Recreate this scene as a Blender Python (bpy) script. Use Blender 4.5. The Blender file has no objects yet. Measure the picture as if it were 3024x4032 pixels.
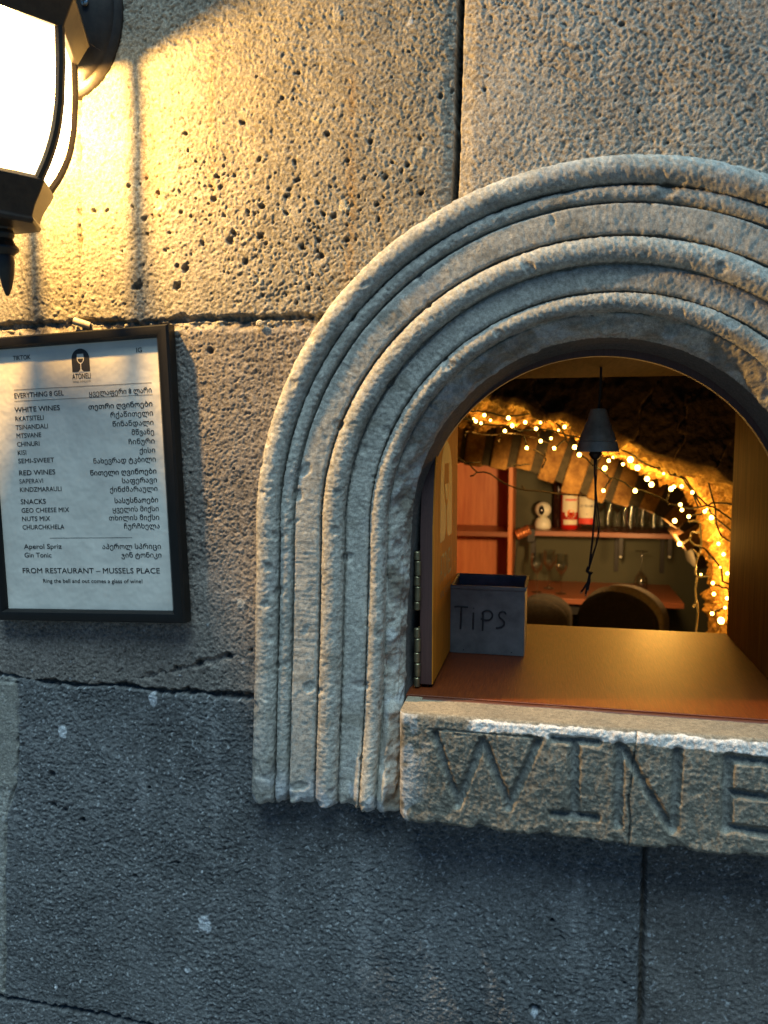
import bpy, bmesh, math, random
import numpy as np
from mathutils import Vector, Matrix

random.seed(7); np.random.seed(7)
SC = bpy.context.scene
COL = SC.collection
R = math.radians

# ------------------------------------------------------------------ camera
# world: X right along the wall, Y into the wall (wall face is y = 0), Z up; z = 0 at camera height
F, PW, PH = 3028.0, 3024.0, 4032.0
_n = np.array([2178.0 - PW/2, 1744.0 - PH/2, F]); _n /= np.linalg.norm(_n)
_u = np.array([0.0, -_n[2], _n[1]]); _u /= np.linalg.norm(_u)
_r = np.cross(_n, -_u)
if _r[0] < 0: _r = -_r
M3 = np.stack([_r, _n, _u])
DC = 0.77
CAMP = np.array([0.0, -DC, 0.0])
cam_d = bpy.data.cameras.new('camera')
cam = bpy.data.objects.new('camera', cam_d); COL.objects.link(cam)
cm = Matrix.Identity(4)
right = M3 @ np.array([1, 0, 0]); down = M3 @ np.array([0, 1, 0]); fwd = M3 @ np.array([0, 0, 1])
for i in range(3):
    cm[i][0] = right[i]; cm[i][1] = -down[i]; cm[i][2] = -fwd[i]; cm[i][3] = CAMP[i]
cam.matrix_world = cm
cam_d.sensor_fit = 'HORIZONTAL'; cam_d.sensor_width = 36.0; cam_d.lens = 36.0*F/PW
cam_d.clip_start = 0.02; cam_d.clip_end = 500
cam_d.dof.use_dof = True; cam_d.dof.focus_distance = 0.84; cam_d.dof.aperture_fstop = 11.0
SC.camera = cam

# ------------------------------------------------------------------ world, light, exposure
W = bpy.data.worlds.new('World'); SC.world = W; W.use_nodes = True
nt = W.node_tree; nt.nodes.clear()
sky = nt.nodes.new('ShaderNodeTexSky'); sky.sky_type = 'NISHITA'; sky.sun_disc = False
SUN_EL, SUN_ROT = 5.0, 10.0
sky.sun_elevation = R(SUN_EL); sky.sun_rotation = R(SUN_ROT); sky.dust_density = 0.2; sky.ozone_density = 6.0
bg = nt.nodes.new('ShaderNodeBackground'); bg.inputs['Strength'].default_value = 0.062
wo = nt.nodes.new('ShaderNodeOutputWorld')
nt.links.new(sky.outputs[0], bg.inputs[0]); nt.links.new(bg.outputs[0], wo.inputs[0])
SC.view_settings.view_transform = 'Standard'; SC.view_settings.look = 'None'
SC.view_settings.gamma = 1.0; SC.view_settings.exposure = 1.0; SC.view_settings.use_curve_mapping = False
sun_d = bpy.data.lights.new('sun', 'SUN'); sun_d.energy = 2.1; sun_d.angle = R(40); sun_d.color = (0.60, 0.86, 0.98)
sun = bpy.data.objects.new('sun', sun_d); COL.objects.link(sun)
sun.rotation_euler = Vector((-0.08, 0.33, -1.0)).to_track_quat('-Z', 'Y').to_euler()

# ------------------------------------------------------------------ helpers
def at(px, py, Y):
    d = M3 @ np.array([px - PW/2, py - PH/2, F])
    t = (Y - CAMP[1])/d[1]
    return CAMP + d*t

ORG = {}
def tag(o, label=None, cat=None, group=None, kind=None):
    if label: o['label'] = label
    if cat: o['category'] = cat
    if group: o['group'] = group
    if kind: o['kind'] = kind
    return o

def thing(name, label, cat, loc, group=None):
    o = bpy.data.objects.new(name, None); COL.objects.link(o)
    o.empty_display_size = 0.02
    o.location = loc; ORG[o] = np.array(loc, float)
    return tag(o, label, cat, group)

def copy_tree(o, parent=None):
    c = o.copy(); COL.objects.link(c); c.parent = parent
    ORG[c] = ORG.get(o, np.zeros(3))
    for ch in list(o.children): copy_tree(ch, c)
    return c

def finish(me, name, mats, parent, angle=35, bevel=0.0):
    for m in (mats if isinstance(mats, (list, tuple)) else [mats]): me.materials.append(m)
    o = bpy.data.objects.new(name, me); COL.objects.link(o)
    if parent is not None:
        o.parent = parent; ORG[o] = ORG[parent]
    else:
        ORG[o] = np.zeros(3)
    me.polygons.foreach_set('use_smooth', [True]*len(me.polygons))
    if angle is not None: me.set_sharp_from_angle(angle=R(angle))
    if bevel:
        b = o.modifiers.new('bevel', 'BEVEL'); b.width = bevel; b.segments = 2; b.limit_method = 'ANGLE'; b.angle_limit = R(40)
    return o

class MB:
    def __init__(s): s.v = []; s.f = []; s.m = []
    def add(s, vs, fs, mi=0):
        b = len(s.v); s.v += [tuple(float(c) for c in v) for v in vs]
        for f in fs: s.f.append([i + b for i in f]); s.m.append(mi)
        return s
    def box(s, x0, x1, y0, y1, z0, z1, mi=0, rot=0.0, T=None):
        vs = [(x, y, z) for z in (z0, z1) for y in (y0, y1) for x in (x0, x1)]
        if rot:
            cx, cy = (x0+x1)/2, (y0+y1)/2; c, q = math.cos(rot), math.sin(rot)
            vs = [(cx+(x-cx)*c-(y-cy)*q, cy+(x-cx)*q+(y-cy)*c, z) for x, y, z in vs]
        if T is not None: vs = [tuple(T @ Vector(v)) for v in vs]
        return s.add(vs, [(0,2,3,1),(4,5,7,6),(0,1,5,4),(2,6,7,3),(0,4,6,2),(1,3,7,5)], mi)
    def tube(s, pts, r, n=8, mi=0, r1=None):
        pts = [Vector(p) for p in pts]; N = len(pts); vs = []; fs = []
        up = Vector((0.13, 0.31, 0.94)); prev = None
        for i, p in enumerate(pts):
            t = (pts[min(i+1, N-1)] - pts[max(i-1, 0)])
            if t.length < 1e-9: t = Vector((0, 0, 1))
            t.normalize()
            a = (prev if prev is not None else up); a = a - t*a.dot(t)
            if a.length < 1e-4: a = Vector((1, 0, 0)) - t*t.x
            a.normalize(); prev = a; b = t.cross(a)
            rr = r if r1 is None else r + (r1-r)*i/max(1, N-1)
            if not isinstance(r, (int, float)): rr = r[i]
            for k in range(n):
                th = 2*math.pi*k/n
                vs.append(p + a*math.cos(th)*rr + b*math.sin(th)*rr)
        for i in range(N-1):
            for k in range(n):
                fs.append((i*n+k, i*n+(k+1) % n, (i+1)*n+(k+1) % n, (i+1)*n+k))
        fs.append(tuple(range(n-1, -1, -1))); fs.append(tuple((N-1)*n+k for k in range(n)))
        return s.add(vs, fs, mi)
    def lathe(s, prof, c=(0, 0, 0), n=24, mi=0, sx=1, sy=1, T=None, ph=0.0):
        vs = []; fs = []
        for r, z in prof:
            for k in range(n):
                th = 2*math.pi*k/n + ph
                v = Vector((r*math.cos(th)*sx, r*math.sin(th)*sy, z))
                if T is not None: v = T @ v
                vs.append((v[0]+c[0], v[1]+c[1], v[2]+c[2]))
        m = len(prof)
        for i in range(m-1):
            for k in range(n):
                fs.append((i*n+k, i*n+(k+1) % n, (i+1)*n+(k+1) % n, (i+1)*n+k))
        if prof[0][0] > 1e-6: fs.append(tuple(range(n-1, -1, -1)))
        if prof[-1][0] > 1e-6: fs.append(tuple((m-1)*n+k for k in range(n)))
        return s.add(vs, fs, mi)
    def prism(s, poly, f0, f1, mi=0):
        """poly: 2D outline; f0 / f1 map (a, b) to the two 3D faces"""
        n = len(poly)
        vs = [f0(a, b) for a, b in poly] + [f1(a, b) for a, b in poly]
        fs = [tuple(range(n-1, -1, -1)), tuple(range(n, 2*n))] + [(i, (i+1) % n, (i+1) % n+n, i+n) for i in range(n)]
        return s.add(vs, fs, mi)
    def build(s, name, mats, parent=None, angle=35, bevel=0.0, recalc=True):
        o0 = ORG[parent] if parent is not None else np.zeros(3)
        vs = np.array(s.v, float).reshape(-1, 3) - o0
        me = bpy.data.meshes.new(name); me.from_pydata(vs.tolist(), [], s.f)
        me.polygons.foreach_set('material_index', s.m)
        if recalc:
            bm = bmesh.new(); bm.from_mesh(me); bmesh.ops.remove_doubles(bm, verts=bm.verts, dist=1e-6)
            bmesh.ops.recalc_face_normals(bm, faces=bm.faces); bm.to_mesh(me); bm.free()
        me.update()
        return finish(me, name, mats, parent, angle, bevel)

def grid_mesh(name, P, mats, parent=None, keep=None, col=None, angle=None):
    """P: (n, m, 3) points -> quad sheet; keep: (n-1, m-1) mask; col: (n, m, 3) albedo"""
    n, m = P.shape[:2]
    idx = np.arange(n*m).reshape(n, m)
    q = np.stack([idx[:-1, :-1], idx[:-1, 1:], idx[1:, 1:], idx[1:, :-1]], -1)
    q = q[keep] if keep is not None else q.reshape(-1, 4)
    used = np.zeros(n*m, bool); used[q.ravel()] = True
    rm = np.cumsum(used) - 1
    q = rm[q]
    V = P.reshape(-1, 3)[used]
    o0 = ORG[parent] if parent is not None else np.zeros(3)
    me = bpy.data.meshes.new(name)
    me.vertices.add(len(V)); me.vertices.foreach_set('co', (V - o0).astype(np.float32).ravel())
    me.loops.add(q.size); me.loops.foreach_set('vertex_index', q.astype(np.int32).ravel())
    me.polygons.add(len(q)); me.polygons.foreach_set('loop_start', np.arange(0, q.size, 4, dtype=np.int32))
    me.polygons.foreach_set('loop_total', np.full(len(q), 4, np.int32))
    me.update(calc_edges=True)
    if col is not None:
        a = me.color_attributes.new('Col', 'FLOAT_COLOR', 'POINT')
        C4 = np.ones((len(V), 4), np.float32); C4[:, :3] = col.reshape(-1, 3)[used]
        a.data.foreach_set('color', C4.ravel())
    return finish(me, name, mats, parent, angle)

# --- numpy noise
def _h(i, j, k, seed):
    with np.errstate(over='ignore'):
        n = i.astype(np.uint32)*np.uint32(374761393) + j.astype(np.uint32)*np.uint32(668265263) + k.astype(np.uint32)*np.uint32(2246822519) + np.uint32((seed*974711 + 12345) & 0xffffffff)
        n = (n ^ (n >> np.uint32(13)))*np.uint32(1274126177); n = n ^ (n >> np.uint32(15))
        n = n*np.uint32(2654435761); n = n ^ (n >> np.uint32(16))
    return (n & np.uint32(0xffffff)).astype(np.float32)/8388607.5 - 1
def vn(x, y, z=None, seed=0):
    x = np.asarray(x, np.float64); y = np.asarray(y, np.float64)
    x, y = 0.8253*x + 0.5646*y, 0.8253*y - 0.5646*x
    if z is not None:
        z = np.asarray(z, np.float64); y, z = 0.7880*y + 0.6157*z, 0.7880*z - 0.6157*y
        x, z = 0.8660*x + 0.5*z, 0.8660*z - 0.5*x
    xi = np.floor(x); yi = np.floor(y); fx = (x-xi).astype(np.float32); fy = (y-yi).astype(np.float32)
    xi = xi.astype(np.int64); yi = yi.astype(np.int64)
    s = lambda t: t*t*t*(t*(t*6-15)+10)
    u, v = s(fx), s(fy)
    def plane(zi):
        a = _h(xi, yi, zi, seed); b = _h(xi+1, yi, zi, seed); c = _h(xi, yi+1, zi, seed); d = _h(xi+1, yi+1, zi, seed)
        return (a+(b-a)*u)*(1-v) + (c+(d-c)*u)*v
    if z is None: return plane(np.zeros_like(xi))
    z = np.asarray(z, np.float64); zi = np.floor(z); fz = s((z-zi).astype(np.float32)); zi = zi.astype(np.int64)
    p = plane(zi); return p + (plane(zi+1)-p)*fz
def sst(a, b, x):
    t = np.clip((x-a)/(b-a), 0, 1); return t*t*(3-2*t)
def pdist(X, Z, pts):
    """distance of points to a polyline in the X-Z plane"""
    d = np.full(X.shape, 9.0, np.float32)
    for (x0, z0), (x1, z1) in zip(pts[:-1], pts[1:]):
        ex, ez = x1-x0, z1-z0; L = ex*ex+ez*ez + 1e-12
        t = np.clip(((X-x0)*ex+(Z-z0)*ez)/L, 0, 1)
        d = np.minimum(d, np.hypot(X-x0-t*ex, Z-z0-t*ez))
    return d
def wpx(pts, Y=0.0): return [tuple(at(x, y, Y)[[0, 2]]) for x, y in pts]

# ------------------------------------------------------------------ materials
def nodes_of(name):
    m = bpy.data.materials.new(name); m.use_nodes = True
    t = m.node_tree; b = t.nodes['Principled BSDF']
    return m, t, b
def noise(t, scale, detail=4, rough=0.6, vec=None, stretch=None):
    n = t.nodes.new('ShaderNodeTexNoise'); n.inputs['Scale'].default_value = scale
    n.inputs['Detail'].default_value = detail; n.inputs['Roughness'].default_value = rough
    if vec is None:
        tc = t.nodes.new('ShaderNodeTexCoord'); vec = tc.outputs['Object']
    if stretch:
        mp = t.nodes.new('ShaderNodeMapping'); mp.inputs['Scale'].default_value = stretch
        t.links.new(vec, mp.inputs[0]); vec = mp.outputs[0]
    t.links.new(vec, n.inputs['Vector']); return n
def ramp(t, fac, stops):
    r = t.nodes.new('ShaderNodeValToRGB'); el = r.color_ramp.elements
    while len(el) < len(stops): el.new(0.5)
    for e, (p, c) in zip(el, stops): e.position = p; e.color = (*c, 1) if len(c) == 3 else c
    t.links.new(fac, r.inputs[0]); return r
def bump(t, h, b, strength, dist, prev=None):
    n = t.nodes.new('ShaderNodeBump'); n.inputs['Strength'].default_value = strength; n.inputs['Distance'].default_value = dist
    t.links.new(h, n.inputs['Height'])
    if prev is not None: t.links.new(prev, n.inputs['Normal'])
    t.links.new(n.outputs[0], b.inputs['Normal']); return n.outputs[0]
def mat(name, c, rough=0.6, metal=0.0, var=0.25, vs=40, bs=0, bscale=300, bd=0.0005, stretch=None, spec=0.5, c2=None, coat=0):
    m, t, b = nodes_of(name)
    b.inputs['Roughness'].default_value = rough; b.inputs['Metallic'].default_value = metal
    b.inputs['Specular IOR Level'].default_value = spec
    b.inputs['Coat Weight'].default_value = coat; b.inputs['Coat Roughness'].default_value = 0.25
    n = noise(t, vs, 5, 0.65, stretch=stretch)
    lo = tuple(x*(1-var) for x in c); hi = c2 if c2 else tuple(min(1, x*(1+var)) for x in c)
    r = ramp(t, n.outputs[0], [(0.3, lo), (0.7, hi)]); t.links.new(r.outputs[0], b.inputs['Base Color'])
    if bs:
        n2 = noise(t, bscale, 3, 0.6, stretch=stretch); bump(t, n2.outputs[0], b, bs, bd)
    return m
def stone_mat(name, fine=900, bs=0.6, var=0.35, bd=0.0006, rough=0.9):
    m, t, b = nodes_of(name)
    b.inputs['Roughness'].default_value = rough; b.inputs['Specular IOR Level'].default_value = 0.25
    a = t.nodes.new('ShaderNodeAttribute'); a.attribute_name = 'Col'
    n = noise(t, fine, 3, 0.7); n1 = noise(t, fine*0.28, 3, 0.7)
    r = ramp(t, n.outputs[0], [(0.28, (1-var,)*3), (0.72, (1+var,)*3)])
    r1 = ramp(t, n1.outputs[0], [(0.3, (1-var*0.7,)*3), (0.7, (1+var*0.7,)*3)])
    mx = t.nodes.new('ShaderNodeMix'); mx.data_type = 'RGBA'; mx.blend_type = 'MULTIPLY'; mx.inputs[0].default_value = 1
    t.links.new(a.outputs['Color'], mx.inputs[6]); t.links.new(r.outputs[0], mx.inputs[7])
    mx2 = t.nodes.new('ShaderNodeMix'); mx2.data_type = 'RGBA'; mx2.blend_type = 'MULTIPLY'; mx2.inputs[0].default_value = 1
    t.links.new(mx.outputs[2], mx2.inputs[6]); t.links.new(r1.outputs[0], mx2.inputs[7])
    t.links.new(mx2.outputs[2], b.inputs['Base Color'])
    bump(t, n.outputs[0], b, bs, bd)
    return m
def wood_mat(name, dark, light, scale=(30, 1.5, 30), rough=0.45, coat=0.0, bs=0.15, spec=0.5):
    m, t, b = nodes_of(name)
    n = noise(t, 6, 6, 0.65, stretch=scale)
    n2 = noise(t, 40, 4, 0.7, stretch=(scale[0]/4, scale[1], scale[2]/4))
    ad = t.nodes.new('ShaderNodeMath'); ad.operation = 'ADD'
    ml = t.nodes.new('ShaderNodeMath'); ml.operation = 'MULTIPLY'; ml.inputs[1].default_value = 0.35
    t.links.new(n2.outputs[0], ml.inputs[0]); t.links.new(n.outputs[0], ad.inputs[0]); t.links.new(ml.outputs[0], ad.inputs[1])
    r = ramp(t, ad.outputs[0], [(0.5, dark), (0.85, light)]); t.links.new(r.outputs[0], b.inputs['Base Color'])
    b.inputs['Roughness'].default_value = rough; b.inputs['Coat Weight'].default_value = coat; b.inputs['Coat Roughness'].default_value = 0.3
    b.inputs['Specular IOR Level'].default_value = spec
    bump(t, ad.outputs[0], b, bs, 0.0006)
    return m
def emit_mat(name, c, s):
    m = bpy.data.materials.new(name); m.use_nodes = True; t = m.node_tree; t.nodes.clear()
    e = t.nodes.new('ShaderNodeEmission'); e.inputs[0].default_value = (*c, 1); e.inputs[1].default_value = s
    o = t.nodes.new('ShaderNodeOutputMaterial'); t.links.new(e.outputs[0], o.inputs[0]); return m
def glass_mat(name, c=(1, 1, 1), rough=0.02, ior=1.45):
    m, t, b = nodes_of(name)
    b.inputs['Base Color'].default_value = (*c, 1); b.inputs['Transmission Weight'].default_value = 1
    b.inputs['Roughness'].default_value = rough; b.inputs['IOR'].default_value = ior
    return m

M_wall = stone_mat('rough_basalt', 850, 0.9, 0.45, 0.0009)
M_arch = stone_mat('cast_stone', 950, 0.7, 0.34, 0.0007)
M_sill = stone_mat('carved_stone', 800, 0.7, 0.40, 0.0007)
M_vault = stone_mat('vault_stone', 120, 0.8, 0.4, 0.004)
M_blackframe = mat('black_frame_paint', (0.008, 0.0075, 0.007), 0.42, spec=0.28, var=0.2, vs=60, bs=0.05, bscale=900, stretch=(4, 4, 1))
M_paper = mat('aged_paper', (0.66, 0.62, 0.54), 0.55, var=0.11, vs=18, bs=0.7, bscale=24, bd=0.004)
M_ink = mat('black_ink', (0.02, 0.02, 0.022), 0.6, var=0.15, vs=400)
M_inkgrey = mat('grey_ink', (0.16, 0.16, 0.16), 0.6, var=0.15, vs=400)
M_lantern = mat('bronze_black_metal', (0.034, 0.026, 0.019), 0.38, 0.35, var=0.35, vs=90, bs=0.15, bscale=500)
M_steel = mat('screw_steel', (0.45, 0.45, 0.46), 0.3, 1.0, var=0.2)
M_counter = wood_mat('varnished_plywood', (0.080, 0.014, 0.003), (0.165, 0.033, 0.005), (110, 6, 110), 0.44, 0.0, 0.7, 0.4)
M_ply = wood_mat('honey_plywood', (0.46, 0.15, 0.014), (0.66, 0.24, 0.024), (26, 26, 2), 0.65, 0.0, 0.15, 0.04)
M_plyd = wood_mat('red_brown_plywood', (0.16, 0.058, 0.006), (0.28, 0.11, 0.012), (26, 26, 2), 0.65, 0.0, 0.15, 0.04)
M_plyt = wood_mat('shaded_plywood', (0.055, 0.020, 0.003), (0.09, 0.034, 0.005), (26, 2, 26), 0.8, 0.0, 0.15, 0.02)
M_plyedge = wood_mat('laminated_edge', (0.045, 0.018, 0.014), (0.085, 0.035, 0.027), (220, 220, 2), 0.6)
M_redtrim = mat('red_brown_edge', (0.10, 0.032, 0.018), 0.5, var=0.3, vs=60, stretch=(1, 8, 8), bs=0.2)
M_logo = mat('engraved_tone', (0.17, 0.115, 0.035), 0.6, var=0.2, vs=120)
M_hinge = mat('aged_brass', (0.20, 0.17, 0.10), 0.45, 0.8, var=0.35, vs=120, bs=0.1)
M_tin = mat('grey_tin', (0.16, 0.152, 0.145), 0.55, 0.2, var=0.35, vs=35, bs=0.1, bscale=400)
M_tinin = mat('tin_inside', (0.05, 0.045, 0.035), 0.6, 0.3, var=0.3)
M_bell = mat('patinated_bell_metal', (0.30, 0.27, 0.21), 0.45, 0.25, var=0.4, vs=45, bs=0.2, bscale=250)
M_cord = mat('black_cord', (0.012, 0.010, 0.008), 0.8, var=0.3, vs=300, bs=0.3, bscale=900)
M_cable = mat('dark_wire', (0.016, 0.011, 0.006), 0.55, var=0.3, vs=300)
M_pale = mat('clear_wire', (0.28, 0.25, 0.17), 0.4, var=0.3, vs=300)
M_bulb = emit_mat('warm_bulb', (1.0, 0.60, 0.10), 13.0)
M_brick = mat('orange_brick', (0.30, 0.115, 0.016), 0.9, var=0.6, vs=26, bs=1.0, bscale=70, bd=0.010, c2=(0.44, 0.23, 0.045))
M_mortar = mat('grey_brown_mortar', (0.055, 0.042, 0.018), 0.95, var=0.45, vs=30, bs=0.8, bscale=120, bd=0.005)
M_green = mat('olive_wall_paint', (0.075, 0.078, 0.045), 0.8, var=0.12, vs=3, bs=0.1, bscale=60)
M_floor = mat('dark_floor', (0.06, 0.05, 0.04), 0.7)
M_ceil = mat('dark_ceiling', (0.05, 0.04, 0.03), 0.9)
M_redwood = wood_mat('reddish_wood', (0.50, 0.13, 0.04), (0.68, 0.24, 0.08), (9, 9, 0.8), 0.5, 0.1)
M_redwoodh = wood_mat('reddish_wood_shelf', (0.22, 0.070, 0.030), (0.34, 0.11, 0.045), (0.8, 9, 9), 0.4, 0.1)
M_black = mat('black_metal', (0.012, 0.011, 0.010), 0.5, var=0.2)
M_white = mat('white_plastic', (0.72, 0.72, 0.60), 0.35, var=0.04)
M_lens = mat('camera_face', (0.008, 0.008, 0.008), 0.12, var=0.1)
M_glass = bpy.data.materials.new('clear_glass'); M_glass.use_nodes = True
t = M_glass.node_tree; t.nodes.clear()
_lw = t.nodes.new('ShaderNodeLayerWeight'); _lw.inputs[0].default_value = 0.35
_ma = t.nodes.new('ShaderNodeMath'); _ma.operation = 'MULTIPLY_ADD'; _ma.inputs[1].default_value = 0.55; _ma.inputs[2].default_value = 0.07; _ma.use_clamp = True
_tb = t.nodes.new('ShaderNodeBsdfTransparent'); _tb.inputs[0].default_value = (0.93, 0.94, 0.92, 1)
_gb = t.nodes.new('ShaderNodeBsdfGlossy'); _gb.inputs['Roughness'].default_value = 0.06
_mx = t.nodes.new('ShaderNodeMixShader'); _go = t.nodes.new('ShaderNodeOutputMaterial')
t.links.new(_lw.outputs['Facing'], _ma.inputs[0]); t.links.new(_ma.outputs[0], _mx.inputs[0]); t.links.new(_tb.outputs[0], _mx.inputs[1]); t.links.new(_gb.outputs[0], _mx.inputs[2]); t.links.new(_mx.outputs[0], _go.inputs[0])
M_redliq = mat('red_aperitif', (0.42, 0.012, 0.006), 0.12, var=0.2, vs=20)
M_darkliq = mat('dark_bottle', (0.025, 0.008, 0.005), 0.1, var=0.2)
M_label = mat('cream_label', (0.78, 0.72, 0.52), 0.6, var=0.06)
M_orange = mat('orange_print', (0.75, 0.16, 0.02), 0.6, var=0.2, vs=80)
M_red = mat('red_print', (0.72, 0.06, 0.04), 0.6, var=0.12)
M_fabric = mat('dark_brown_boucle', (0.016, 0.012, 0.009), 0.95, var=0.4, vs=120, bs=0.6, bscale=260, bd=0.003)
M_fabric2 = mat('lit_edge_plush', (0.20, 0.165, 0.11), 0.95, var=0.25, vs=120, bs=0.6, bscale=260, bd=0.003)  # beige stands for light caught on the chair's right edge
M_fabric3 = mat('grey_brown_plush', (0.05, 0.042, 0.03), 0.95, var=0.3, vs=120, bs=0.6, bscale=260, bd=0.003)
M_copper = mat('copper_tone', (0.70, 0.26, 0.10), 0.35, 0.7, var=0.3, vs=50)
M_shell = mat('snail_shell', (0.42, 0.36, 0.26), 0.5, var=0.3, vs=200)
M_pave = mat('paving', (0.16, 0.155, 0.15), 0.9, var=0.25, vs=5, bs=0.4, bscale=60, bd=0.003)

# lantern glass: lit frosted pane that lets the lamp's light through
M_pane = bpy.data.materials.new('lit_frosted_glass'); M_pane.use_nodes = True
t = M_pane.node_tree; t.nodes.clear()
_tr = t.nodes.new('ShaderNodeBsdfTransparent'); _em = t.nodes.new('ShaderNodeEmission'); _ad = t.nodes.new('ShaderNodeAddShader'); _o = t.nodes.new('ShaderNodeOutputMaterial')
_tr.inputs[0].default_value = (0.8, 0.78, 0.72, 1)
_n1 = noise(t, 9, 2, 0.5, stretch=(6, 6, 0.8)); _r1 = ramp(t, _n1.outputs[0], [(0.30, (1.0, 0.80, 0.34)), (0.52, (1.0, 0.93, 0.70))])
t.links.new(_r1.outputs[0], _em.inputs[0]); _em.inputs[1].default_value = 1.7
t.links.new(_tr.outputs[0], _ad.inputs[0]); t.links.new(_em.outputs[0], _ad.inputs[1]); t.links.new(_ad.outputs[0], _o.inputs[0])

# ------------------------------------------------------------------ pavement
mb = MB(); mb.box(-60, 60, -60, 0.02, -1.55, -1.45)
tag(mb.build('pavement', M_pave), kind='structure')

# ------------------------------------------------------------------ outer stone wall
CX, CZ = 0.047, -0.088            # centre of the arch surround
def build_wall():
    st = 0.00105
    core_x = np.arange(-0.68, 0.25, st); core_z = np.arange(-0.74, 0.50, st)
    gx = np.array([0.004, 0.012, 0.03, 0.07, 0.15, 0.3, 0.55, 0.9, 1.4])
    xs = np.r_[core_x[0]-gx[::-1], core_x, core_x[-1]+gx]
    zs = np.r_[np.array([-1.5, -1.3, -1.1, -0.95, -0.85, -0.79, -0.76]), core_z, core_z[-1]+gx]
    X, Z = np.meshgrid(xs, zs)
    X = X.astype(np.float32); Z = Z.astype(np.float32)
    # block layout measured on the wall face
    V1 = wpx([(1818, -300), (1815, 0), (1804, 300), (1800, 600), (1790, 790), (1785, 1100), (1783, 1275)])
    V2 = wpx([(316, -300), (314, 200), (312, 600), (314, 900), (318, 1120), (314, 1295)])
    H1 = wpx([(-700, 1318), (-40, 1300), (200, 1287), (330, 1282), (560, 1284), (800, 1272), (1020, 1270), (1258, 1262), (1785, 1275), (4200, 1250)])
    H2 = wpx([(-700, 2620), (0, 2655), (130, 2680), (260, 2692), (360, 2700), (480, 2700), (620, 2722), (760, 2728), (880, 2738), (985, 2744), (1500, 2790), (4500, 3020)])
    V4 = wpx([(62, 2690), (72, 2900), (70, 3080), (30, 3200), (20, 3500), (26, 3700), (16, 3900)])
    V3 = wpx([(2545, 3000), (2538, 3375), (2530, 3600), (2524, 3700), (2520, 4032), (2508, 4700)])
    H3 = wpx([(-700, 3890), (0, 3925), (120, 3945), (300, 3975), (480, 4012), (700, 4060), (1500, 4140), (4000, 4250)])
    jw = vn(X*160, Z*160, seed=3)*0.0012 + vn(X*45, Z*45, seed=4)*0.0014
    # side of each joint (which block)
    def side_h(poly):
        px = np.array([p[0] for p in poly]); pz = np.array([p[1] for p in poly]); o = np.argsort(px)
        return Z > np.interp(X, px[o], pz[o])
    def side_v(poly):
        px = np.array([p[0] for p in poly]); pz = np.array([p[1] for p in poly]); o = np.argsort(pz)
        return X > np.interp(Z, pz[o], px[o])
    up1 = side_h(H1); up2 = side_h(H2); up3 = side_h(H3)
    r1 = side_v(V1); r2 = side_v(V2); r3 = side_v(V3); r4 = side_v(V4)
    blk = np.where(up1, np.where(r1, 2, np.where(r2, 1, 0)), np.where(up2, 3, np.where(up3, np.where(r3, 6, np.where(r4, 5, 4)), 7)))
    lev = np.array([-0.0005, 0.001, 0.0035, 0.0, -0.0005, 0.0015, 0.0, 0.001])[blk]
    h = lev.astype(np.float32)
    h += vn(X*9, Z*9, seed=11)*0.0016 + vn(X*28, Z*28, seed=12)*0.0009
    low = ~up2
    # granular tooled surface; the lower courses have a more horizontal grain
    ax = np.where(low, 0.75, 1.0).astype(np.float32)
    g1 = vn(X*430*ax, Z*445, seed=21)
    g2 = vn(X*600*ax, Z*610, seed=22)
    g3 = vn(X*170*ax, Z*190, seed=23)
    amp = np.where(low, 1.40, np.array([1.15, 1.2, 1.05, 1.1, 1, 1, 1, 1])[blk]).astype(np.float32)
    amp = amp*(0.85 + 0.25*vn(X*14, Z*14, seed=24))
    amp = np.where((blk == 6) | (blk == 4), amp*0.6, amp)
    h += amp*(0.00050*g1 + 0.00044*g2 + 0.00016*g3)
    pit = vn(X*340*ax, Z*350, seed=31)
    h -= amp*0.0009*sst(0.40, 0.8, pit)
    # pores of the volcanic stone
    rs = np.random.RandomState(5)
    def pore(px, py, rad, dep):
        x, z = at(px, py, 0)[[0, 2]]
        i0, i1 = np.searchsorted(xs, [x-rad*2.2, x+rad*2.2]); k0, k1 = np.searchsorted(zs, [z-rad*2.2, z+rad*2.2])
        if i1-i0 < 2 or k1-k0 < 2: return
        xx = X[k0:k1, i0:i1]; zz = Z[k0:k1, i0:i1]
        e = rs.uniform(0.65, 1.0); th = rs.uniform(0, 3.14)
        a = (xx-x)*math.cos(th)+(zz-z)*math.sin(th); b = (-(xx-x)*math.sin(th)+(zz-z)*math.cos(th))/e
        d = np.hypot(a, b)*(1+0.25*vn(xx*500, zz*500, seed=41))
        h[k0:k1, i0:i1] -= dep*(1-sst(rad*0.55, rad*1.15, d))
        P[k0:k1, i0:i1] = np.maximum(P[k0:k1, i0:i1], 1-sst(rad*0.5, rad*1.1, d))
    P = np.zeros_like(h)
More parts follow.
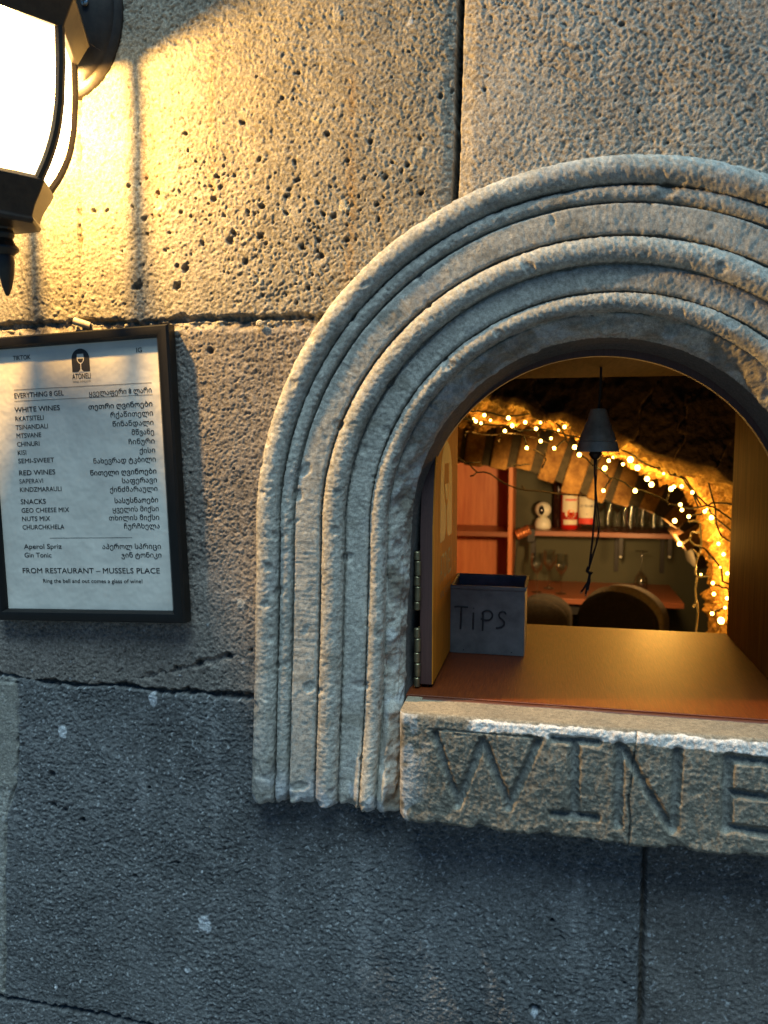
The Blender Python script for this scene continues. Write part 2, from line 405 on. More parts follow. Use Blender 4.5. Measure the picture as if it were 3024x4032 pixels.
    for px, py, r_ in [(1178, 290, 10), (955, 480, 13), (1290, 530, 12), (1460, 560, 11), (1034, 814, 14), (1275, 845, 12), (1028, 931, 15), (1265, 1008, 14), (967, 1031, 15), (1190, 975, 12), (734, 1058, 17), (700, 1128, 20), (545, 1127, 24), (855, 695, 11), (510, 733, 9), (425, 830, 9), (372, 830, 11), (800, 960, 13), (1215, 1135, 14), (830, 1380, 15), (1130, 840, 11), (1485, 805, 10), (1490, 865, 12), (1365, 945, 10), (1660, 760, 12), (1520, 700, 11), (1620, 710, 8), (2515, 440, 9),
                        (210, 3045, 18), (215, 3165, 14), (260, 3185, 12), (330, 3225, 14), (2175, 3622, 10), (2105, 3965, 24), (590, 3100, 8), (730, 2715, 16), (780, 2612, 18), (900, 2585, 18), (690, 2628, 9), (535, 3445, 12), (700, 3395, 8), (240, 3430, 7)]:
        pore(px, py, r_*0.000262, 0.0055)
    for _ in range(210):
        px = rs.normal(1000, 480); py = rs.normal(860, 290)
        if px < 340 or px > 1780 or py > 1250 or py < 150: continue
        pore(px, py, abs(rs.normal(0, 0.0011))+0.0009, rs.uniform(0.0025, 0.005))
    for _ in range(90):
        pore(rs.uniform(0, 3000), rs.uniform(1350, 4000), abs(rs.normal(0, 0.0008))+0.0008, rs.uniform(0.001, 0.003))
    for _ in range(30):
        pore(rs.uniform(1830, 3024), rs.uniform(0, 700), abs(rs.normal(0, 0.0008))+0.0008, rs.uniform(0.001, 0.003))
    # joints
    mort = np.zeros_like(h)
    def joint(poly, half, depth, rough=1.0, rag=1.0, soft=0.6):
        d = pdist(X, Z, poly) + jw*rag
        g = 1 - sst(half*(1-soft), half*(1+soft), d)
        nonlocal h
        h = h - depth*g*(1+0.3*vn(X*200, Z*200, seed=51)*rough)
        return d, g
    joint(V1, 0.0029, 0.022, 0.3, 0.35, 0.35)
    d, g = joint(V1, 0.010, 0.003, 0.3, 1.2, 0.9)
    joint(V2, 0.0020, 0.0035, 1.5, 1.2)
    d, g = joint(H1, 0.0055, 0.0045, 1.2, 1.3, 0.8)
    # crumbling mortar and a deeper shadow gap above it
    mort = np.maximum(mort, g*sst(-0.2, 0.4, vn(X*60, Z*60, seed=61)))
    h += 0.0045*mort*np.abs(vn(X*210, Z*210, seed=62))
    joint([(x, z+0.0045) for x, z in H1], 0.0022, 0.007, 1.0, 1.6)
    joint(H2, 0.0022, 0.007, 1.2, 1.5)
    joint(V4, 0.0016, 0.003, 1.0, 1.0)
    joint(V3, 0.0024, 0.0075, 0.6, 0.6)
    joint(H3, 0.0024, 0.008, 1.0, 1.4)
    crk = wpx([(560, 2670), (690, 2640), (790, 2612), (905, 2582), (985, 2570)])
    joint(crk, 0.0022, 0.003, 2.0, 2.5)
    # albedo
    base = np.array([[.24, .215, .17], [.245, .22, .175], [.31, .28, .235], [.205, .18, .155], [.26, .25, .22], [.125, .126, .124], [.125, .118, .110], [.13, .13, .128]], np.float32)
    C = base[blk]
    v = 1 + 0.16*vn(X*6, Z*6, seed=71) + 0.14*vn(X*35, Z*35, seed=72) + 0.20*g1 + 0.24*g2 - 0.10*sst(0.3, .7, pit)
    C = C*v[..., None]
    C = C*(1-0.45*P)[..., None]
    def tint(mask, col, k=1.0):
        nonlocal C
        m = np.clip(mask*k, 0, 1)[..., None]; C = C*(1-m) + np.array(col, np.float32)*m
    def streak(px, y0, y1, w, col, k):
        x, z0 = at(px, y0, 0)[[0, 2]]; z1 = at(px, y1, 0)[2]
        xx = X - x - 0.003*vn(Z*20, X*0+px, seed=81)
        m = np.exp(-(xx/w)**2)*sst(z1-0.02, z1+0.06, Z)*(1-sst(z0-0.05, z0+0.01, Z))*(0.6+0.4*vn(X*150, Z*25, seed=82))
        tint(m, col, k)
    streak(600, 380, 900, 0.012, (.34, .17, .035), 0.75)
    streak(1385, 200, 1250, 0.005, (.28, .17, .06), 0.55); streak(1500, 650, 1050, 0.003, (.26, .17, .07), 0.5)
    streak(830, 120, 900, 0.004, (.27, .17, .06), 0.45); streak(2270, 60, 620, 0.01, (.24, .19, .13), 0.4); streak(2460, 150, 640, 0.012, (.23, .18, .13), 0.35)
    for px, y0, y1, w in ((1080, 3180, 3700, .006), (1430, 3300, 3900, .009), (1700, 3500, 4000, .006), (2265, 3350, 3800, .006), (2300, 3400, 4000, .004), (840, 2750, 3350, .008), (560, 2900, 3300, .005), (2910, 3690, 3830, .0015)):
        streak(px, y0, y1, w, (.25, .25, .245), 0.72)
    # lichen and lime splashes
    def spot(px, py, rad, col=(.48, .49, .50), k=1.0):
        x, z = at(px, py, 0)[[0, 2]]
        d = np.hypot(X-x, (Z-z)*0.8)*(1+0.25*vn(X*220, Z*220, seed=91)) + 0.0009*vn(X*420, Z*420, seed=92)
        nonlocal h
        m = 1-sst(rad*0.8, rad*1.1, d); tint(m, col, k); h += 0.0006*m
    spot(602, 2755, .0062); spot(248, 2877, .0060); spot(808, 3640, .0078); spot(946, 2378, .0044, (.36, .35, .32)); spot(740, 3818, .003, (.35, .36, .37)); spot(222, 3882, .003, (.5, .5, .5))
    spot(1355, 815, .0046, (.42, .38, .28)); spot(628, 815, .0055, (.44, .40, .28)); spot(1655, 605, .0042, (.36, .35, .3), .7); spot(1615, 90, .003, (.42, .43, .44)); spot(1248, 470, .005, (.36, .32, .22), .6); spot(1330, 70, .006, (.34, .33, .31), .5)
    spot(2105, 3985, .004, (.36, .38, .40)); spot(2390, 3395, .003, (.24, .24, .24), .7); spot(2440, 3470, .003, (.22, .22, .22), .7); spot(1400, 3540, .003, (.3, .32, .33), .6); spot(690, 3815, .002, (.3, .32, .33), .6)
    for _ in range(140):
        spot(rs.uniform(0, 3024), rs.uniform(2400, 4032), rs.uniform(.0006, .0015), (.34, .35, .36), 0.75)
    tint(0.8*low*sst(0.66, 0.88, vn(X*420, Z*420, seed=97)), (.38, .39, .39))
    jx = 0.006*vn(X*40, Z*40, seed=98) + 0.003*vn(X*130, Z*130, seed=99)
    patch = (1-sst(-0.001, 0.001, X + jx - at(66, 2880, 0)[0]))*(Z < at(30, 2690, 0)[2])*sst(-0.012, 0.012, Z + 3*jx - at(30, 3080, 0)[2])
    mp = patch*(0.75+0.25*vn(X*60, Z*60, seed=95)); tint(mp, (.27, .255, .215), 0.85)
    h = h*(1-patch) + patch*(0.0016 + 0.0009*vn(X*50, Z*50, seed=96) + 0.0004*g2)
    tint(mort, (.33, .30, .24), 0.85)
    tint(1-sst(0.0, 0.0022, pdist(X, Z, H2)+jw*1.2), (.05, .045, .04), .8)
    tint(1-sst(0.0, 0.0020, pdist(X, Z, H3)+jw*1.2), (.05, .045, .04), .8)
    tint(1-sst(0.0, 0.0024, pdist(X, Z, V3)+jw*.6), (.075, .06, .045), .9)
    tint(1-sst(0.001, 0.0034, pdist(X, Z, V1)+jw*.4), (.02, .018, .016), .95)
    tint(1-sst(0.0, 0.0018, pdist(X, Z, V2)+jw*1.2), (.10, .06, .02), .7)
    xc = 0.5*(X[:-1, :-1]+X[1:, 1:]); zc = 0.5*(Z[:-1, :-1]+Z[1:, 1:])
    rr = np.hypot(xc-CX, zc-CZ)
    keep = ~(((rr < 0.315) & (zc >= CZ)) | ((np.abs(xc-CX) < 0.30) & (zc < CZ) & (zc > -0.3745)))
    Pm = np.stack([X, -h, Z], -1)
    o = grid_mesh('stone_wall', Pm, M_wall, None, keep, np.clip(C, 0.01, 0.8))
    tag(o, 'rough grey pitted stone block wall surrounding the arched serving window', 'wall', kind='thing')
build_wall()

# ------------------------------------------------------------------ moulded arch surround
def roll(c, a, base, hgt, n=14, t0=180, t1=0):
    return [(c + a*math.cos(R(t0+(t1-t0)*i/n))*-1*-1, base + hgt*max(0.0, math.sin(R(t0+(t1-t0)*i/n)))**0.75) for i in range(n+1)]
def build_arch():
    prof = [(.3430, -.012), (.3452, .004)]
    prof += roll(.3330, .0125, .0215, .0125, 16, 0, 180)
    prof += [(.3202, .0185), (.3190, .0235)]
    prof += roll(.3128, .0062, .0245, .0042, 8, 0, 180)
    prof += [(.3058, .0225), (.3052, .0195), (.3040, .0225), (.3030, .0262), (.2900, .0260), (.2790, .0250), (.2772, .0235), (.2765, .0178)]
    prof += roll(.2642, .0115, .0185, .0105, 16, 0, 180)
    prof += [(.2522, .0155), (.2512, .0175), (.2490, .0195), (.2300, .0190), (.2280, .0172), (.2274, .0128)]
    prof += roll(.2187, .0083, .0125, .0095, 12, 0, 180)
    prof += [(.2098, .0060), (.2085, .0075), (.2010, .0025), (.1930, -.0060), (.1905, -.0120), (.1885, -.0220), (.1855, -.0400), (.1835, -.0560)]
    pr = np.array(prof); sl = np.r_[0, np.cumsum(np.hypot(*np.diff(pr, axis=0).T))]
    nt_ = 200; tt = np.linspace(0, sl[-1], nt_)
    pr = np.stack([np.interp(tt, sl, pr[:, 0]), np.interp(tt, sl, pr[:, 1])], 1)
    # path: down-left leg, half circle, right leg
    leg = 0.292; step = 0.0013
    la = np.arange(leg, 0, -step); ang = np.linspace(math.pi, 0, int(math.pi*0.30/step)); lb = np.arange(step, leg, step*3)
    S = [(0, a) for a in la] + [(1, a) for a in ang] + [(2, b) for b in lb]
    n = len(S)
    X = np.zeros((n, nt_)); Z = np.zeros((n, nt_)); NX = np.zeros(n); NZ = np.zeros(n); U = np.zeros((n, nt_)); HB = np.tile(pr[:, 1], (n, 1))
    for i, (k, a) in enumerate(S):
        r = pr[:, 0].copy()
        if k == 0:
            r = r + (r > 0.195)*0.010*(a/leg)**1.3 + (r <= 0.195)*0.006*min(1, a/0.12)
            X[i] = CX - r; Z[i] = CZ - a; NX[i], NZ[i] = -1, 0; U[i] = -a
        elif k == 2:
            r = r + (r > 0.195)*0.010*(a/leg)**1.3 + (r <= 0.195)*0.006*min(1, a/0.12)
            X[i] = CX + r; Z[i] = CZ - a; NX[i], NZ[i] = 1, 0; U[i] = 0.9 + a
        else:
            X[i] = CX + r*math.cos(a); Z[i] = CZ + r*math.sin(a); NX[i], NZ[i] = math.cos(a), math.sin(a); U[i] = (math.pi-a)*0.28
    # profile normals
    tang = np.gradient(pr, axis=0); nn = np.stack([tang[:, 1], -tang[:, 0]], 1); nn /= np.linalg.norm(nn, axis=1)[:, None] + 1e-9
    # outward in (r, h): make h component positive on average
    sgn = np.where(nn[:, 1] < -0.05, -1, 1); nn = nn*sgn[:, None]
    Rr = np.tile(pr[:, 0], (n, 1)).astype(np.float32)
    flat = ((Rr > .279) & (Rr < .3035)).astype(np.float32) + ((Rr > .229) & (Rr < .250)).astype(np.float32)*0.35
    slope = ((Rr < .2095) & (Rr > .190)).astype(np.float32)
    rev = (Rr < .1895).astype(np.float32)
    A, B, Cc = X*1.0, Z*1.0, HB*1.0
    d = 0.0005*vn(A*22, B*22, Cc*22, 101) + 0.00018*vn(A*90, B*90, Cc*60, 102)
    gr = 0.00038*vn(A*400, B*400, Cc*400, 103) + 0.00048*vn(A*640, B*640, Cc*640, 104) - 0.0006*sst(0.48, 0.8, vn(A*300, B*300, Cc*300, 113))
    comb = 0.00030*vn(U*1.0*520, Rr*60, None, 105)*sst(-0.2, 0.4, vn(A*20, B*20, Cc*20, 114))
    d = d*(1-0.6*rev) + gr*(1-0.55*flat)*(1-0.6*rev) + comb*flat*0.9
    d += slope*(0.0028*vn(A*70, B*70, Cc*70, 106) + 0.0012*vn(A*190, B*190, Cc*190, 107))
    chip = sst(0.62, 0.80, vn(A*75, B*75, Cc*75, 108)); d -= 0.0015*chip*(1-rev)
    NN = nn
    for i, (k, a) in enumerate(S):
        if k != 1: HB[i] += (pr[:, 0] < .2092)*0.013*float(sst(.155, .19, np.float64(a)))*sst(.212, .200, pr[:, 0]) + 0.013*float(sst(.19, .29, np.float64(a)))*(1-sst(.222, .240, pr[:, 0]))
    X2 = X + NX[:, None]*NN[None, :, 0]*d; Z2 = Z + NZ[:, None]*NN[None, :, 0]*d; H2 = HB + NN[None, :, 1]*d
    # cracks across
    U32 = U.astype(np.float32)
    for u0 in (-0.032,):
        cd = np.abs(U32 - u0 - 0.004*vn(Rr*60, Rr*0, None, 109)); H2 -= 0.0007*(1-sst(0.0001, 0.0009, cd))*sst(-0.3, 0.2, vn(Rr*40, Rr*0+3, None, 119))
    # broken bottom edge of the legs
    for i, (k, a) in enumerate(S):
        if k != 1:
            e = 0.0022*vn(pr[:, 0]*60, pr[:, 0]*0+k, None, 110) + 0.0016*vn(pr[:, 0]*300, pr[:, 0]*0+k, None, 111)
            Z2[i] += e*sst(leg-0.07, leg, np.float64(a))
            if a > leg-0.02:
                q = (a-(leg-0.02))/0.02; H2[i] -= 0.004*q**3*(1+vn(pr[:, 0]*150, pr[:, 0]*0+q*3, None, 112))
    Pm = np.stack([X2, -H2, Z2], -1)
    # undersides: fold both ends back to the wall
    fr = []
    for q in (0.02, 0.012, 0.004): 
        e = Pm[0].copy(); e[:, 1] = np.maximum(e[:, 1], -0.05) + (0.03-np.maximum(e[:, 1], -0.05))*(1-q/0.024); e[:, 2] += 0.001*(1-q/0.024); fr.append(e)
    e2 = Pm[-1].copy(); e2[:, 1] = 0.03
    Pm = np.concatenate([np.stack(fr[::-1]), Pm, e2[None]], 0)
    base = np.array([.39, .37, .32], np.float32)
    v = 1 + 0.13*vn(A*12, B*12, Cc*12, 121) + 0.10*vn(A*60, B*60, Cc*60, 122) + 0.20*vn(A*330, B*330, Cc*330, 123) + 0.22*vn(A*600, B*600, Cc*600, 124)
    C = base*v[..., None].astype(np.float32)
    def mixc(m, col):
        nonlocal C
        m = np.clip(m, 0, 1)[..., None]; C = C*(1-m) + np.array(col, np.float32)*m
    mixc(slope*sst(-0.05, 0.35, vn(A*55, B*55, Cc*55, 124)+0.3*vn(A*200, B*200, Cc*200, 125)), (.42, .42, .40))
    mixc(slope*(1-sst(-0.5, -0.1, vn(A*40, B*40, Cc*40, 126)))*0.7, (.17, .14, .10))
    mixc(0.45*sst(0.35, 0.7, vn(A*38, B*38, Cc*90, 127))*(1-rev), (.36, .35, .33))
    mixc(0.5*sst(0.4, 0.75, vn(A*26, B*60, Cc*90, 128))*(1-rev), (.19, .17, .13))
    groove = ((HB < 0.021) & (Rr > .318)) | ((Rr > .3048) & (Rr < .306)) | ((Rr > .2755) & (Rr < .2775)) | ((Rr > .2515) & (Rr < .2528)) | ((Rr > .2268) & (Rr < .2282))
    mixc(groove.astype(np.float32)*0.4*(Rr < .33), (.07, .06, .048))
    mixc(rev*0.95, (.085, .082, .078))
    # lime-washed foot on the outer roll
    foot = sst(leg-0.045, leg-0.015, -U32)*(U32 < 0)*sst(-0.1, 0.3, vn(A*60, B*60, Cc*60, 129)); mixc(foot*0.7*(Rr > .2), (.45, .46, .47))
    C = np.concatenate([np.repeat(C[:1], 3, 0)*0.8, C, C[-1:]], 0)
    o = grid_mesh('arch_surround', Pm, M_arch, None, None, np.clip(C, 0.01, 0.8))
    tag(o, 'pale weathered stone arch with concentric rounded mouldings framing the serving window', 'arch', kind='thing')
build_arch()

# ------------------------------------------------------------------ carved sill
def build_sill():
    x0, x1 = -0.1435, 0.2375; zt, zb, yf = -0.2650, -0.3765, 0.046
    st = 0.0008
    xs = np.arange(x0, x1, st); nx = len(xs)
    # section: top back -> front edge -> face -> underside
    sec = [(-0.02, zt+0.0005), (0.030, zt)] + [(yf-0.006+0.006*math.sin(R(a)), zt-0.006+0.006*math.cos(R(a))) for a in range(10, 91, 10)]
    sec += [(yf+0.0005, zt-0.05), (yf, zb+0.006)] + [(yf-0.005+0.005*math.cos(R(a)), zb+0.005-0.005*math.sin(R(a))) for a in range(10, 91, 16)] + [(-0.02, zb+0.001)]
    sec = np.array(sec); sl = np.r_[0, np.cumsum(np.hypot(*np.diff(sec, axis=0).T))]
    nt_ = int(sl[-1]/st); tt = np.linspace(0, sl[-1], nt_)
    sy = np.interp(tt, sl, sec[:, 0]); sz = np.interp(tt, sl, sec[:, 1])
    tg = np.stack([np.gradient(sy), np.gradient(sz)], 1); nn = np.stack([-tg[:, 1], tg[:, 0]], 1); nn /= np.linalg.norm(nn, axis=1)[:, None]
    X = np.tile(xs, (nt_, 1)); Y = np.tile(sy[:, None], (1, nx)); Z = np.tile(sz[:, None], (1, nx))
    face = (np.abs(nn[:, 0]) > 0.8)[:, None]*np.ones_like(X)
    top = (nn[:, 1] > 0.8)[:, None]*np.ones_like(X)
    gN = vn(X*260, Z*260, Y*260, 201); gN2 = vn(X*450, Z*450, Y*450, 202)
    d = (0.0010*vn(X*22, Z*22, Y*22, 203) + 0.0007*vn(X*80, Z*80, Y*80, 204))*(1-0.7*top)
    d += (0.00034*gN + 0.00045*gN2 + 0.00018*vn(X*140, Z*140, Y*140, 205))*(1-0.85*top)
    # letters: strokes measured on the face
    yy = -yf
    def W_(pts): return wpx(pts, yy)
    strokes = [([(1712, 2888), (1800, 3160)], .0030), ([(1800, 3175), (1900, 2915)], .0033), ([(1900, 2915), (2003, 3165)], .0031), ([(2003, 3180), (2118, 2920)], .0033),
               ([(2180, 2910), (2350, 2925)], .0032), ([(2262, 2920), (2262, 3195)], .0036), ([(2180, 3205), (2345, 3222)], .0032),
               ([(2440, 2940), (2432, 3245)], .0035), ([(2455, 2950), (2645, 3270)], .0032), ([(2668, 2960), (2652, 3268)], .0036),
               ([(2868, 2985), (2862, 3265)], .0034), ([(2868, 2985), (3080, 3012)], .0034), ([(2868, 3120), (3010, 3140)], .0032), ([(2862, 3258), (3080, 3290)], .0034)]
    car = np.zeros_like(X, dtype=np.float32)
    jit = 0.0007*vn(X*140, Z*140, None, 211)+0.0005*vn(X*330, Z*330, None, 212)
    for pts, hw in strokes:
        hw = hw*1.22; dd = pdist(X, Z, W_(pts)) + jit
        car = np.maximum(car, 1-sst(hw*0.2, hw*1.5, dd))
    d = d - face*car*0.0062
    for pts, hw, dp in [([(1690, 2872), (2120, 2905)], .0012, .0012), ([(1790, 2893), (1830, 2896)], .0015, .001)]:
        d -= face*dp*(1-sst(hw*.3, hw*1.5, pdist(X, Z, W_(pts))+jit))
    crk = W_([(2510, 2780), (2508, 2870), (2500, 2960), (2488, 3060), (2474, 3150), (2482, 3230), (2474, 3330)])
    cd = pdist(X, Z, crk) + 0.7*jit; cr = 1-sst(0.0002, 0.0012, cd)
    d -= 0.0022*cr*(1-top)
    # ragged lower arris
    low = sst(zb+0.012, zb, Z)*(1-top); d -= low*0.003*np.clip(vn(X*60, X*0, None, 213)+0.6*vn(X*170, X*0, None, 214), -0.3, 1)
    Y2 = Y + nn[:, 0][:, None]*d; Z2 = Z + nn[:, 1][:, None]*d
    # sag slightly outward round the left end
    endr = np.clip(1-(X-x0)/0.006, 0, 1); Y2 = Y2 - 0.006*endr**2*(Y2 > 0.02)
    Pm = np.stack([X, -Y2, Z2], -1)
    cap = Pm[:, :1].copy(); cap[:, 0, 1] = np.maximum(cap[:, 0, 1], 0.01)+0.0; cap[:, 0, 0] += 0.002
    cap2 = Pm[:, -1:].copy(); cap2[:, 0, 1] = 0.01
    mid = (Pm[:, :1]+cap)/2; mid[:, 0, 0] -= 0.0015
    Pm = np.concatenate([cap, mid, Pm, cap2], 1)
    C = np.array([.185, .165, .128], np.float32)*(1+0.14*vn(X*14, Z*14, Y*14, 221)+0.25*gN+0.15*gN2)[..., None]
    def mixc(m, col):
        nonlocal C
        m = np.clip(m, 0, 1)[..., None]; C = C*(1-m)+np.array(col, np.float32)*m
    mixc(sst(0.3, 0.7, gN2+0.5*vn(X*700, Z*700, None, 222))*0.35, (.34, .31, .25))
    tnorm = np.tile((tt)[:, None], (1, nx)).astype(np.float32)
    t_edge = sl[2]           # start of the rounded front edge
    mixc((1-sst(t_edge-0.004, t_edge+0.006, tnorm))*0.85, (.27, .215, .145))
    mixc((tnorm < t_edge)*0.5*sst(0, .5, vn(X*50, Y*50, None, 223)), (.18, .15, .11))
    # flaking white paint along the edge
    xl = at(1850, 2830, yy)[0]
    w0 = t_edge + 0.0042 + 0.0016*vn(X*60, X*0, None, 224) + 0.0009*vn(X*220, X*0, None, 225)
    w1 = t_edge + 0.0150 + 0.0022*vn(X*45, X*0+5, None, 226) + 0.0009*vn(X*260, Z*260, None, 227) + 0.002*sst(0.05, .2, X)
    pm = sst(w0-0.0006, w0+0.0006, tnorm)*(1-sst(w1-0.0008, w1+0.0008, tnorm))*sst(xl-0.004, xl+0.004, X+0.003*vn(X*0, Z*300, None, 228))
    mixc(pm*0.95, (.80, .72, .64))
    le = sst(x0+0.035, x0+0.004, X)*(1-top)*sst(0.0, 0.35, vn(X*120, Z*90, Y*90, 229)+0.25); mixc(le*0.75, (.44, .43, .41))
    mixc(cr*(1-top)*0.8, (.04, .035, .03))
    mixc(face*0.35*sst(.2, .8, car), (.20, .22, .22))
    C = np.concatenate([C[:, :1], C[:, :1], C, C[:, -1:]], 1)
    o = grid_mesh('stone_sill', Pm, M_sill, None, None, np.clip(C, 0.01, 0.8))
    tag(o, 'grey stone sill block carved with WINE under the arched window', 'sill', kind='thing')
build_sill()

# ------------------------------------------------------------------ wooden serving hatch
ZC = -0.2627
hatch = thing('serving_hatch', 'varnished plywood box lining the arched serving window', 'hatch', (0.047, 0.0, ZC))
mb = MB(); mb.box(-0.146, 0.252, 0.004, 0.352, ZC-0.018, ZC)
mb.build('counter', M_counter, hatch, bevel=0.0008)
mb = MB(); mb.box(-0.128, 0.252, -0.003, 0.0032, ZC-0.017, ZC-0.0012)
mb.build('counter_edge', M_redtrim, hatch, bevel=0.001)
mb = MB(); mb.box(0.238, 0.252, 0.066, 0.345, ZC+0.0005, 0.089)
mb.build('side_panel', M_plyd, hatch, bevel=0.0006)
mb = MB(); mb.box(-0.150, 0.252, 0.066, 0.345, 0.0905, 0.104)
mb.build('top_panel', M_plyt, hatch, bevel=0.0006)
# front board with the arched opening
mb = MB()
na = 72; ocx, ocz, ora, orb = 0.0440, -0.0905, 0.1835, 0.1790
inn = [(-0.1475+0.0, ZC+0.0005)] + [(ocx - ora*math.cos(math.pi*i/na)*(1 if math.sin(math.pi*i/na) > 0 else 1), ocz + orb*math.sin(math.pi*i/na)) for i in range(na+1)] + [(0.2375, ZC+0.0005)]
inn[0] = (ocx-ora-0.006, ZC+0.0005); inn[-1] = (ocx+ora+0.006, ZC+0.0005)
outl = []
for (x, z) in inn:
    dx, dz = x-ocx, max(z-ocz, 0.0); L = math.hypot(dx, dz) or 1
    outl.append((ocx + dx/L*0.27, z if z <= ocz else ocz + dz/L*0.27))
for y in (0.057, 0.0655):
    pass
n = len(inn); vs = []
for (a, b) in ((inn, 0.057), (outl, 0.057), (outl, 0.0655), (inn, 0.0655)): vs += [(x, b, z) for x, z in a]
fs = []
for k in range(4):
    k2 = (k+1) % 4
    for i in range(n-1): fs.append((k*n+i, k*n+i+1, k2*n+i+1, k2*n+i))
fs += [(0, n, 2*n, 3*n), (n-1, 4*n-1, 3*n-1, 2*n-1)]
mb.add(vs, fs); mb.build('arch_board', M_plyedge, hatch)

# open shutter leaf on the left, with the engraved house mark
def logo(mb, place, ink=0, ground=1, k=1.0):
    """arch with a wine glass, in mm, origin at the middle of its foot; place(u, v, layer)"""
    P = [(-11, 0), (-11, 14)] + [(-11*math.cos(math.pi*i/20), 14 + 10.8*math.sin(math.pi*i/20)) for i in range(1, 20)] + [(11, 14), (11, 0)]
    mb.add([place(u*k, v*k, 0) for u, v in P], [tuple(range(len(P)))], ink)
    G = [(-3.4, 0), (-1.6, 1.2), (-0.55, 3.0), (-0.45, 8.2), (-2.6, 9.6), (-4.2, 12.2), (-4.4, 14.5), (-3.9, 19.2), (3.9, 19.2), (4.4, 14.5), (4.2, 12.2), (2.6, 9.6), (0.45, 8.2), (0.55, 3.0), (1.6, 1.2), (3.4, 0)]
    mb.add([place(u*k, v*k, 1) for u, v in G], [tuple(range(len(G)))], ground)
    Wn = [(-3.5, 14.0), (-3.3, 12.4), (-2.1, 10.4), (0, 9.6), (2.1, 10.4), (3.3, 12.4), (3.5, 14.0)]
    mb.add([place(u*k, v*k, 2) for u, v in Wn], [tuple(range(len(Wn)))], ink)

_dg = None
def text_polys(s, size=1.0, align='LEFT', bold=0.0, res=3, sx=1.0):
    c = bpy.data.curves.new('lettering_source', 'FONT'); c.body = s; c.size = size; c.align_x = align; c.offset = bold; c.resolution_u = res
    o = bpy.data.objects.new('lettering_source', c); COL.objects.link(o)
    dg = bpy.context.evaluated_depsgraph_get(); dg.update()
    me = bpy.data.meshes.new_from_object(o.evaluated_get(dg))
    V = [(v.co.x*sx, v.co.y) for v in me.vertices]; Fc = [tuple(p.vertices) for p in me.polygons]
    bpy.data.objects.remove(o); bpy.data.curves.remove(c); bpy.data.meshes.remove(me)
    return V, Fc
def text_fit(s, width, size, align, bold=0.0):
    V, Fc = text_polys(s, size, align)
    if width and V:
        xs = [v[0] for v in V]; k = width/(max(xs)-min(xs)); V = [(x*k, y) for x, y in V]
    if bold:      # heavier weight: the same outline printed again, shifted by a hair to each side
        n0 = len(V); V0, F0 = list(V), list(Fc)
        for q, (dx, dy) in enumerate(((-bold, 0), (bold, 0), (0, bold), (0, -bold))):
            V = V + [(x+dx, y+dy) for x, y in V0]; Fc = Fc + [tuple(i+n0*(q+1) for i in f) for f in F0]
    return V, Fc

shut = thing('window_shutter', 'plywood shutter leaf swung inward at the left of the arched window', 'shutter', (-0.129, 0.03, ZC+0.004))
def qtop(y):    # quarter-round top of the leaf
    t = min(1.0, max(0.0, (y-0.029)/0.19)); return ocz + 0.176*math.sqrt(max(0.0, 1-(1-t)**2))
ys = [0.029 + 0.206*i/24 for i in range(25)]
poly = [(0.029, ZC+0.004), (0.235, ZC+0.004)] + [(y, qtop(y)) for y in ys[::-1]]
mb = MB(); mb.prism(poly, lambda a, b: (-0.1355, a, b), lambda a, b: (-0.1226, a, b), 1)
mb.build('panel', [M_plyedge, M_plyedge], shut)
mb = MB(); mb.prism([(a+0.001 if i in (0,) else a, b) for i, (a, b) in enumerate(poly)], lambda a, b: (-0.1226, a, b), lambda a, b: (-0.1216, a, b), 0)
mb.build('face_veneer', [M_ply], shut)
mb = MB()
def plc(u, v, l): return (-0.12135+0.00012*l, 0.128+u/1000, -0.112+v/1000)
logo(mb, plc, 0, 1, 4.6)
for s, w, size, v in (('ATONELI', 96, 46, -46), ('WINE WINDOW', 96, 14, -66)):
    V, Fc = text_fit(s, w, size, 'CENTER'); mb.add([plc(x, y+v, 1) for x, y in V], Fc, 0)
mb.build('engraved_mark', [M_logo, M_ply], shut, recalc=False)
hg = MB()
segs = [(2168, 2205), (2205, 2265), (2265, 2305), (2305, 2365), (2365, 2400)], [(2468, 2508), (2508, 2563), (2563, 2605), (2605, 2660), (2660, 2700)]
for grp in segs:
    for i, (a, b) in enumerate(grp):
        za = at(1640, a, 0.03)[2]; zb = at(1640, b, 0.03)[2]
        rr = 0.0034
        hg.lathe([(rr*0.8, zb+0.0004), (rr, zb+0.0012), (rr, za-0.0012), (rr*0.8, za-0.0004)], (-0.1382+(0.0006 if i % 2 else 0), 0.0262, 0), 14)
        hg.box(-0.1380, -0.1362, 0.027, 0.060, zb+0.0006, za-0.0006)
hg.build('hinge', M_hinge, shut)

# ------------------------------------------------------------------ tip box
tb = thing('tip_box', 'small open grey tin box hand-lettered TiPS standing on the counter', 'tip box', (-0.077, 0.215, ZC))
tx0, tx1, ty0, ty1, tz1 = -0.1215, -0.0300, 0.174, 0.2625, -0.1775
mb = MB(); w = 0.0014
mb.box(tx0, tx1, ty0, ty0+w, ZC+0.0006, tz1); mb.box(tx0, tx1, ty1-w, ty1, ZC+0.0006, tz1)
mb.box(tx0, tx0+w, ty0+w, ty1-w, ZC+0.0006, tz1); mb.box(tx1-w, tx1, ty0+w, ty1-w, ZC+0.0006, tz1)
mb.box(tx0+w, tx1-w, ty0+w, ty1-w, ZC+0.0006, ZC+0.002)
mb.build('box_body', M_tin, tb)
mb = MB()
rim = [(tx0, ty0), (tx1, ty0), (tx1, ty1), (tx0, ty1)]
o_ = 0.0016
mb.box(tx0-o_, tx1+o_, ty0-o_, ty0+0.001, tz1-0.0035, tz1+0.0012); mb.box(tx0-o_, tx1+o_, ty1-0.001, ty1+o_, tz1-0.0035, tz1+0.0012)
